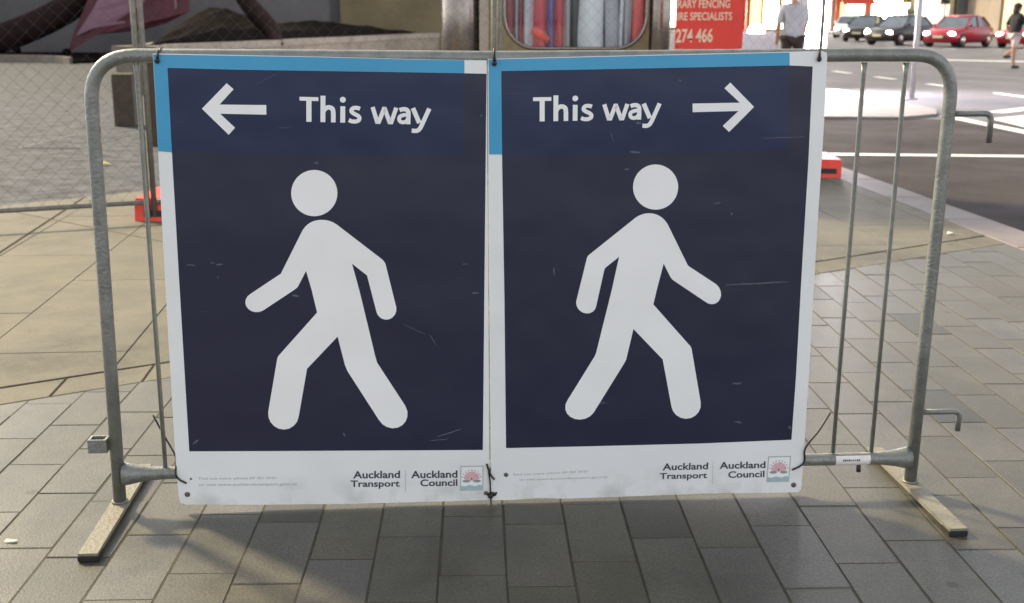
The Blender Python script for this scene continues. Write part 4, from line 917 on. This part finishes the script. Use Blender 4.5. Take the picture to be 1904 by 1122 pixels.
bed = thing('garden_bed', 'raised garden bed with a low curved kerb at the far left', 'garden bed', (0,0,0))
kp = [(-30,32.4),(-22,31.5),(-16.5,31.0),(-13.6,31.05),(-12.2,30.6),(-11.3,29.6)]
kk = smooth(kp, 5)
kb = MB(); kb.rings([[(x,yy,-.012),(x,yy-.0,.15),(x+.02,yy+.16,.16),(x+.02,yy+.17,-.012)] for x,yy in kk])
kb.build('bed_kerb', 'coping', bed)
MB().poly([(x,yy+.15) for x,yy in kk]+[(-9.5,33),(-9.5,36.4),(-32,36.4)], -.012, .06).build('bed_soil', 'soil', bed)
tag(MB().box((-34,36.9,-.012),(-5.4,37.6,7.0)).build('rendered_wall', 'render_grey'), 'plain grey rendered wall behind the trees and planter', 'wall')
tag(MB().box((-5.35,36.3,-.012),(-1.6,37.4,7.0)).build('rendered_wall', 'render_brown'), 'ochre brown wall beside the steel kiosk', 'wall')

def tree(base, pts, rad, crown_c, label, leaves=1500, cr=2.2):
    t = thing('tree', label, 'tree', base)
    MB().tube(smooth([(p[0]-base[0],p[1]-base[1],p[2]-base[2]) for p in pts], 5), [rad[0]+(rad[1]-rad[0])*i/((len(pts)-1)*5) for i in range((len(pts)-1)*5+1)], 12).build('trunk', 'bark', t)
    top = Vector(pts[-1]) - Vector(base)
    cc = Vector(crown_c) - Vector(base)
    lm = MB(); ends = []
    for k in range(6):
        e = cc + Vector((random.uniform(-1,1)*cr*.7, random.uniform(-1,1)*cr*.7, random.uniform(-.4,.6)*cr))
        lm.tube([tuple(top), tuple(top.lerp(e,.5)+Vector((0,0,.2))), tuple(e)], [rad[1]*.7,rad[1]*.4,.03], 6); ends.append(e)
    lm.build('limbs', 'bark', t)
    cm = MB()
    for i in range(leaves):
        c = random.choice(ends) + Vector((random.gauss(0,.55),random.gauss(0,.55),random.gauss(0,.4)))*cr*.5
        a = Vector((random.gauss(0,1),random.gauss(0,1),random.gauss(0,1))).normalized(); b = a.orthogonal().normalized(); s = random.uniform(.06,.13)*cr*.5
        cm.add([c-a*s, c+b*s*.6, c+a*s, c-b*s*.6], [(0,1,2,3)])
    stuff(cm.build('crown', 'leaf', t))
tree((-4.93,24,.7), [(-4.93,24,.6),(-5.02,24,.98),(-5.47,24,1.55),(-5.9,24.1,2.4),(-6.1,24.2,4.2)], (.22,.14), (-6.1,24.4,5.6), 'slim dark tree trunk leaning left out of the stone planter')
tree((-15.6,33.6,.05), [(-16.2,33.6,-.1),(-15.0,33.6,.42),(-13.6,33.6,.95),(-12.4,33.6,1.62),(-11.0,33.6,3.0),(-10.0,33.6,5.0)], (.42,.36), (-9.6,33.6,7.0), 'thick dark tree trunk leaning right from the garden bed', 2000, 3.0)

# mauve tarpaulin slung beside the leaning trunk
tp = thing('tarpaulin', 'faded mauve tarpaulin with maroon border slung beside the leaning trunk', 'tarpaulin', (-11,32.9,0))
def sheet(outline, name, m, yoff, th=.05):
    mb = MB()
    mb.rings([[(x, yoff+.12*math.sin(x*2.2)+.03, z) for x, z in outline], [(x, yoff+.12*math.sin(x*2.2)+th, z) for x, z in outline]])
    return mb.build(name, m, tp)
sheet([(-1.62,.16),(-1.15,.40),(-.70,.66),(.55,.80),(1.25,.98),(1.95,1.30),(1.95,2.3),(-.55,2.3),(-.95,1.45),(-1.35,.75)], 'border', 'maroon_cloth', 0.0)
sheet([(-1.30,.62),(-.75,.84),(.40,.98),(1.15,1.16),(1.60,1.40),(1.60,1.98),(-.35,1.98),(-.72,1.35)], 'centre_panel', 'purple_cloth', -.06)
for x, z in ((-1.6,.18),(-3.0,.22),(-4.4,.15)):
    MB().sphere((x,-.05,z), .13, 8, 6, (1,1,.8)).build('sandbag', 'soil', tp)

# ------------------------------------------------------------------ people
def skin(name, verts, edges, rad, m, parent, root=0, lev=1):
    me = bpy.data.meshes.new(name); me.from_pydata(verts, edges, [])
    me.materials.append(M[m])
    o = link(name, me, parent)
    md = o.modifiers.new('skin', 'SKIN'); md.use_smooth_shade = True
    sv = me.skin_vertices[0].data if me.skin_vertices else None
    if sv is None:
        bm = bmesh.new(); bm.from_mesh(me); bm.verts.layers.skin.verify(); bm.to_mesh(me); bm.free(); sv = me.skin_vertices[0].data
    for i, r in enumerate(rad):
        sv[i].radius = (r, r) if not isinstance(r, tuple) else r
        sv[i].use_root = (i == root)
    ss = o.modifiers.new('sub', 'SUBSURF'); ss.levels = lev; ss.render_levels = lev
    return o
def person(loc, rotz, label, knees, ankles, elbows, wrists, top_m, leg_m, shorts, hair_long=False, h=1.0, sleeves=True):
    t = thing('person', label, 'person', loc, rotz); t.scale = (h, h, h)
    V = [(0,0,.95),(0,0,1.12),(0,.01,1.32),(0,.0,1.46),(0,.015,1.53),(0,.03,1.60),(0,.03,1.68)]
    E = [(0,1),(1,2),(2,3),(3,4),(4,5),(5,6)]
    RD = [(.15,.11),(.135,.10),(.16,.11),.058,.055,.095,.07]
    def ad(p, r, par): V.append(p); RD.append(r); E.append((par, len(V)-1)); return len(V)-1
    ad((0,.125,1.60), .018, 5)                       # nose
    for sx in (-1, 1): ad((sx*.095,.02,1.61), .018, 5)   # ears
    for i, sx in enumerate((-1, 1)):
        hp = ad((sx*.095,0,.90), .095, 0); kn = ad(knees[i], .062, hp); an = ad(ankles[i], .04, kn)
        fwd = Vector((0,.17,-.055)); ad(tuple(Vector(ankles[i])+fwd), .032, an)
        sh = ad((sx*.185,0,1.40), .06, 2); el = ad(elbows[i], .042, sh); wr = ad(wrists[i], .028, el)
        d = (Vector(wrists[i])-Vector(elbows[i])).normalized(); hand = ad(tuple(Vector(wrists[i])+d*.07), .032, wr)
        for f in range(4):
            ad(tuple(Vector(V[hand])+d*(.085-.012*abs(f-1.5))+Vector((0,(f-1.5)*.02,0))), .009, hand)
        ad(tuple(Vector(V[hand])+d*.03+Vector((0,.05,0))), .010, wr)
    skin('body', V, E, RD, 'skin', t)
    # shirt
    sv_ = [(0,0,.90),(0,0,1.12),(0,.01,1.32),(0,0,1.45)]; se = [(0,1),(1,2),(2,3)]; sr = [(.195,.155),(.18,.142),(.205,.152),(.10,.09)]
    for i, sx in enumerate((-1,1)):
        a = len(sv_); sv_ += [(sx*.19,0,1.41), tuple(Vector((sx*.185,0,1.40)).lerp(Vector(elbows[i]), .95 if sleeves else .6))]; se += [(2,a),(a,a+1)]; sr += [.078,.062]
    skin('shirt', sv_, se, sr, top_m, t, 1)
    # trousers or shorts
    lv = [(0,0,.97)]; le = []; lr = [(.16,.122)]
    for i, sx in enumerate((-1,1)):
        a = len(lv); lv.append((sx*.095,0,.88)); lr.append(.112); le.append((0,a))
        if shorts:
            lv.append(tuple(Vector((sx*.095,0,.88)).lerp(Vector(knees[i]), .9))); lr.append(.092); le.append((a,a+1))
        else:
            lv += [knees[i], tuple(Vector(ankles[i])+Vector((0,0,.01)))]; lr += [.078,.06]; le += [(a,a+1),(a+1,a+2)]
    skin('shorts' if shorts else 'trousers', lv, le, lr, leg_m, t)
    hm = MB().sphere((0,.0,1.665), .112, 14, 8, (.95,1.08,.85))
    if hair_long: hm.sphere((0,-.055,1.55), .10, 12, 8, (1,.7,1.5))
    hm.build('hair', 'hair', t)
    for i in (0, 1):
        c = Vector(ankles[i]) + Vector((0,.07,-.05))
        MB().sphere(tuple(c), .14, 12, 6, (.36,1,.36)).build('shoe', 'shoe', t)
person((4.655,19.5,0), R(8), 'person in a loose pale grey shirt and dark trousers on the corner footpath', [(-.10,.02,.50),(.11,-.03,.50)], [(-.11,0,.09),(.13,-.08,.09)], [(-.25,.03,1.12),(.24,.05,1.12)], [(-.22,.13,.92),(.20,.16,.95)], 'grey_cloth', 'brown_cloth', False)
person((13.80,32.2,-.1), R(-78), 'person in a black top and pale shorts striding across the road', [(-.10,.16,.53),(.10,-.06,.50)], [(-.10,-.18,.36),(.09,-.02,.09)], [(-.25,-.12,1.14),(.25,.12,1.16)], [(-.24,.02,.92),(.24,.30,1.06)], 'black_cloth', 'pink_cloth', True, True)
person((26.6,86.5,-.1), R(170), 'distant pedestrian in dark clothes by the bright shops', [(-.10,.10,.50),(.10,-.05,.50)], [(-.10,.0,.09),(.10,-.12,.09)], [(-.25,.03,1.12),(.25,.05,1.12)], [(-.25,.13,.92),(.25,.16,.95)], 'black_cloth', 'black_cloth', False)
person((26.9,91.0,-.1), R(160), 'distant pedestrian in dull red under the red awning', [(-.10,.02,.50),(.10,-.03,.50)], [(-.10,0,.09),(.10,-.08,.09)], [(-.25,.03,1.12),(.25,.05,1.12)], [(-.25,.13,.92),(.25,.16,.95)], 'red_cloth', 'brown_cloth', False)

# ------------------------------------------------------------------ cars
def car(loc, rotz, paint_, label, group='cars waiting along the far street'):
    t = thing('car', label, 'car', loc, rotz, group)       # nose towards -y
    st = [(-2.08,.34,.62,.52),(-2.0,.24,.72,.66),(-1.75,.20,.80,.76),(-1.0,.20,.85,.90),(-.55,.20,.86,.95),(.6,.20,.86,.97),(1.5,.20,.85,.98),(1.9,.24,.80,.94),(2.05,.36,.70,.80)]
    rs = []
    for (yy, zb, hw, zt_) in st:
        m_ = (zb+zt_)/2
        rs.append([(-hw*.9,yy,zb),(hw*.9,yy,zb),(hw,yy,zb+.12),(hw*1.01,yy,m_),(hw*.97,yy,zt_-.06),(hw*.86,yy,zt_),(-hw*.86,yy,zt_),(-hw*.97,yy,zt_-.06),(-hw*1.01,yy,m_),(-hw,yy,zb+.12)])
    MB().rings(rs, True, True).build('body', paint_, t)
    MB().rings([[(-.74,-.98,.90),(.74,-.98,.90),(.76,.0,.94),(.76,.9,.96),(.70,1.72,.95),(-.70,1.72,.95),(-.76,.9,.96),(-.76,0,.94)],
                [(-.58,-.28,1.38),(.58,-.28,1.38),(.62,.1,1.42),(.62,.7,1.42),(.56,1.12,1.38),(-.56,1.12,1.38),(-.62,.7,1.42),(-.62,.1,1.42)]]).build('windows', 'dark_glass', t)
    MB().rings([[(-.60,-.32,1.365),(.60,-.32,1.365),(.65,.2,1.405),(.65,.7,1.405),(.58,1.16,1.365),(-.58,1.16,1.365),(-.65,.7,1.405),(-.65,.2,1.405)],
                [(-.50,-.2,1.43),(.50,-.2,1.43),(.55,.2,1.47),(.55,.6,1.47),(.48,1.0,1.43),(-.48,1.0,1.43),(-.55,.6,1.47),(-.55,.2,1.47)]], True, True).build('roof', paint_, t)
    for sx in (-1, 1):
        for a, b in (((sx*.745,-.97,.905),(sx*.60,-.29,1.39)), ((sx*.77,.30,.95),(sx*.64,.32,1.41)), ((sx*.71,1.70,.955),(sx*.585,1.13,1.39))):
            MB().tube([a, b], .035, 6).build('pillar', paint_, t)
        for yy in (-1.32, 1.28):
            w = bpy.data.objects.new('wheel', None); C.objects.link(w); w.parent = t; w.location = (sx*.76, yy, .31)
            MB().tube([(-.10,0,0),(-.09,0,0),(.09,0,0),(.10,0,0)], [.27,.31,.31,.27], 20).build('tyre', 'tyre', w)
            MB().tube([(sx*.085,0,0),(sx*.108,0,0)], [.21,.19], 14).build('rim', 'alloy', w)
        MB().sphere((sx*.60,-1.98,.62), .15, 12, 7, (1.15,.55,.6)).build('headlight', 'headlamp', t)
        MB().sphere((sx*.86,-.72,1.0), .10, 10, 6, (1.1,.6,.7)).build('mirror', paint_, t)
    MB().box((-.42,-2.105,.40),(.42,-2.05,.55), .02).build('grille', 'trim', t)
    MB().box((-.24,-2.125,.43),(.24,-2.105,.53)).build('number_plate', 'plate', t)
    return t
car((21.0,55.2,-.1), R(-46), 'car_red', 'red car with lit headlamps in front of the beige facades')
car((23.95,54.0,-.1), R(-48), 'car_red', 'red car half hidden behind the striding person')
car((19.35,58.5,-.1), R(-50), 'car_dark', 'dark grey car left of the red car with lit headlamps')
car((22.2,77.5,-.1), R(-20), 'car_white', 'white car with lit headlamps farther back by the bright shops')
car((20.0,66.5,-.1), R(-30), 'car_dark', 'dark car half hidden behind the grey car by the shops')

# ------------------------------------------------------------------ street furniture on the right
po = thing('sign_pole', 'slim pale pole with a small blue sign on the corner footpath', 'sign pole', (6.28,18.2,-.0))
MB().tube([(0,0,0),(0,0,3.0)], .043, 14).build('pole', 'pole_paint', po)
MB().tube([(0,0,0),(0,0,.03)], .09, 14).build('base_plate', 'pole_paint', po)
MB().box((-.21,-.052,1.535),(.21,-.044,2.1), .003).build('blue_plate', 'blue_sign', po)
ad_ = thing('advertising_light_box', 'glaring white advertising light box on the corner footpath', 'light box', (5.40,21.3,0), R(58))
MB().box((-.62,-.09,.0),(.62,.09,.10)).build('plinth', 'trim', ad_)
MB().box((-.66,-.12,.10),(-.60,.12,2.5)).build('side_frame', 'pole_paint', ad_)
MB().box((.60,-.12,.10),(.66,.12,2.5)).build('side_frame', 'pole_paint', ad_)
MB().box((-.66,-.12,2.5),(.66,.12,2.6)).build('top_frame', 'pole_paint', ad_)
MB().box((-.60,-.085,.10),(.60,-.07,2.5)).build('lit_face', 'lit_panel', ad_)
MB().box((-.60,.07,.10),(.60,.085,2.5)).build('lit_face', 'lit_panel', ad_)
bx = thing('plastic_barrier', 'lavender white plastic barrier block beside the person in grey', 'barrier', (4.20,20.1,0), R(4))
bb = MB(); bb.rings([[(-.30,-w,z),(.30,-w,z),(.30,w,z),(-.30,w,z)] for w, z in ((.26,0),(.26,.18),(.14,.42),(.11,.92),(.09,.985))])
bb.build('block', 'box_white', bx)
for sx in (-1,1): MB().box((sx*.16-.06,-.272,.03),(sx*.16+.06,-.258,.12), .004).build('fork_slot', 'trim', bx)
gl = thing('globe_lamp', 'lit white globe street lamp above the far cars', 'street lamp', (29.2,90,-.1))
MB().tube([(0,0,0),(0,0,2.05)], .06, 10).build('post', 'trim', gl)
MB().sphere((0,0,2.42), .40, 16, 10).build('globe', 'lit_globe', gl)
gl2 = thing('globe_lamp', 'lit white globe street lamp by the orange shop', 'street lamp', (7.15,34.5,0))
MB().tube([(0,0,0),(0,0,.55)], .05, 10).build('post', 'trim', gl2)
MB().sphere((0,0,.80), .25, 14, 9).build('globe', 'lit_globe', gl2)
for (X_, Y_, lab) in ((25.0,75,'yellow and black traffic signal above the dark car'), (29.3,80,'thin grey pole with a black signal head behind the red car')):
    tl = thing('traffic_signal', lab, 'traffic signal', (X_,Y_,-.1))
    MB().tube([(0,0,0),(0,0,3.4)], .055, 10).build('post', 'pole_paint', tl)
    MB().box((-.30,-.10,2.2),(.30,.0,3.3), .02).build('backing_board', 'trim', tl)
    MB().box((-.14,-.28,2.28),(.14,-.1,3.22), .02).build('housing', 'signal_yellow' if X_ < 26 else 'trim', tl)
    for k in range(3): MB().tube([(0,-.28,2.43+k*.31),(0,-.38,2.45+k*.31)], .11, 12).build('lamp_hood', 'trim', tl)
pt = thing('potted_tree', 'small green tree in a pot in front of the far shops', 'tree', (29.6,88,-.1))
MB().tube([(0,0,0),(0,0,.55)], [.26,.36], 14).build('pot', 'shop_taupe', pt)
MB().tube([(0,0,.5),(0.03,0,1.3)], .04, 8).build('trunk', 'bark', pt)
cm = MB()
for i in range(420):
    c = Vector((random.gauss(0,.30),random.gauss(0,.3),1.55+random.gauss(0,.33)))
    a = Vector((random.gauss(0,1),random.gauss(0,1),random.gauss(0,1))).normalized(); b = a.orthogonal().normalized(); s = random.uniform(.06,.12)
    cm.add([c-a*s, c+b*s*.6, c+a*s, c-b*s*.6], [(0,1,2,3)])
stuff(cm.build('crown', 'leaf', pt))

# ------------------------------------------------------------------ far shop row
def shop(x0, x1, Y, H, wall_m, label, openings, columns=(), upper=True, awning=None, depth=9.0, col_m='shop_brown'):
    """openings: (xa, xb, z0, z1, glass material)"""
    t = thing('shop_building', label, 'building', (x0, Y, .02), 0, 'buildings across the far street')
    Wd = x1-x0
    body = MB(); body.box((0,.45,0),(Wd,depth,H)); body.box((0,0,3.25),(Wd,.448,H))
    for xa, xb in [(0,.25),(Wd-.25,Wd)]: body.box((xa,.05,0),(xb,.448,3.248))
    body.build('wall', wall_m, t)
    for (xa, xb, z0, z1, g_) in openings:
        w = MB()
        w.box((xa-.06,.30,z0-.06),(xa,.44,z1+.06)); w.box((xb,.30,z0-.06),(xb+.06,.44,z1+.06)); w.box((xa,.30,z1),(xb,.44,z1+.06)); w.box((xa,.30,z0-.06),(xb,.44,z0))
        fr_ = w.build('window', 'trim', t)
        MB().box((xa,.36,z0),(xb,.40,z1)).build('pane', g_, fr_)
    for (xa, xb) in columns:
        MB().box((xa,.12,0),(xb,.29,3.2), .02).build('column', col_m, t)
    if awning:
        za, zb, pr = awning
        a = MB(); a.rings([[(.1,.0,zb),(.1,-pr,za),(.1,-pr,za-.25),(.1,-pr+.03,za-.25),(.1,-pr+.03,za-.02),(.1,0,zb-.06)], [(Wd-.1,.0,zb),(Wd-.1,-pr,za),(Wd-.1,-pr,za-.25),(Wd-.1,-pr+.03,za-.25),(Wd-.1,-pr+.03,za-.02),(Wd-.1,0,zb-.06)]])
        a.build('awning', 'awning_red', t)
    if upper:
        n_ = max(1, int(Wd/2.2)); sp = Wd/n_
        for fl in range(int((H-3.6)/3.1)):
            z = 4.2+fl*3.1
            for k in range(n_):
                xc = (k+.5)*sp
                f = MB(); f.box((xc-.62,-.04,z-.06),(xc+.62,-.003,z)); f.box((xc-.62,-.03,z+1.5),(xc+.62,-.003,z+1.56)); f.box((xc-.62,-.03,z),(xc-.56,-.003,z+1.5)); f.box((xc+.56,-.03,z),(xc+.62,-.003,z+1.5))
                fo = f.build('window', 'trim', t)
                MB().box((xc-.56,-.015,z),(xc+.56,-.004,z+1.5)).build('pane', 'dark_glass', fo)
    return t
shop(12.5,19.6,100,9.8,'shop_taupe','taupe shop building at the left end of the far row',[(.5,3.2,.3,2.9,'lit_cream'),(3.7,6.6,.3,2.9,'lit_white')])
shop(19.7,24.4,99.2,9.8,'shop_brown','orange lit shop with brown columns left of the person in grey',[(.35,1.25,.3,2.9,'lit_orange'),(1.4,2.7,.2,3.0,'lit_cream'),(3.0,4.3,.2,3.0,'lit_cream')],[(.0,.3),(1.22,1.42),(2.72,2.98)])
shop(24.5,27.2,100,8.2,'shop_beige','pale narrow shop with a full white lit front',[(.1,2.6,.05,3.15,'lit_white')])
shop(27.3,30.2,99.6,9.8,'shop_brown','shop with a red awning and cream lit window',[(.95,2.5,.9,2.5,'lit_cream'),(.3,.8,.2,2.4,'lit_orange')],[(.0,.42),(2.55,2.85)],True,(2.45,3.2,1.6))
shop(30.3,34.0,100.2,8.2,'shop_beige','white lit shop between the red awning and the beige facade',[(.15,1.8,.05,3.15,'lit_white'),(1.9,3.55,.05,3.15,'lit_white')])
shop(34.1,40.2,92,11,'shop_beige','beige building with square columns behind the red car',[(.6,1.5,.9,2.9,'dark_glass'),(2.1,3.0,.9,2.9,'dark_glass'),(3.6,4.5,.9,2.9,'dark_glass'),(5.0,5.7,.3,2.9,'lit_cream')],[(.1,.4),(1.65,1.95),(3.15,3.45),(4.6,4.9)],col_m='shop_beige')
shop(38.4-3.0+.2,40.0,86,9.5,'shop_taupe','taupe building corner between beige and cream facades',[(.8,1.9,.4,2.7,'dark_glass')],[(2.2,2.5)],col_m='shop_beige')
shop(33.0,44.5,70.2,8.5,'shop_cream','bright cream building at the right edge behind the striding person',[(7.0,9.4,.2,2.6,'lit_cream')],[(4.3,4.6)],col_m='shop_cream')
shop(45.0,62,84,10,'shop_beige','long beige building closing the far street on the right',[(1,4,.3,2.8,'lit_cream'),(6,9,.3,2.8,'lit_white'),(11,14,.3,2.8,'lit_cream')])
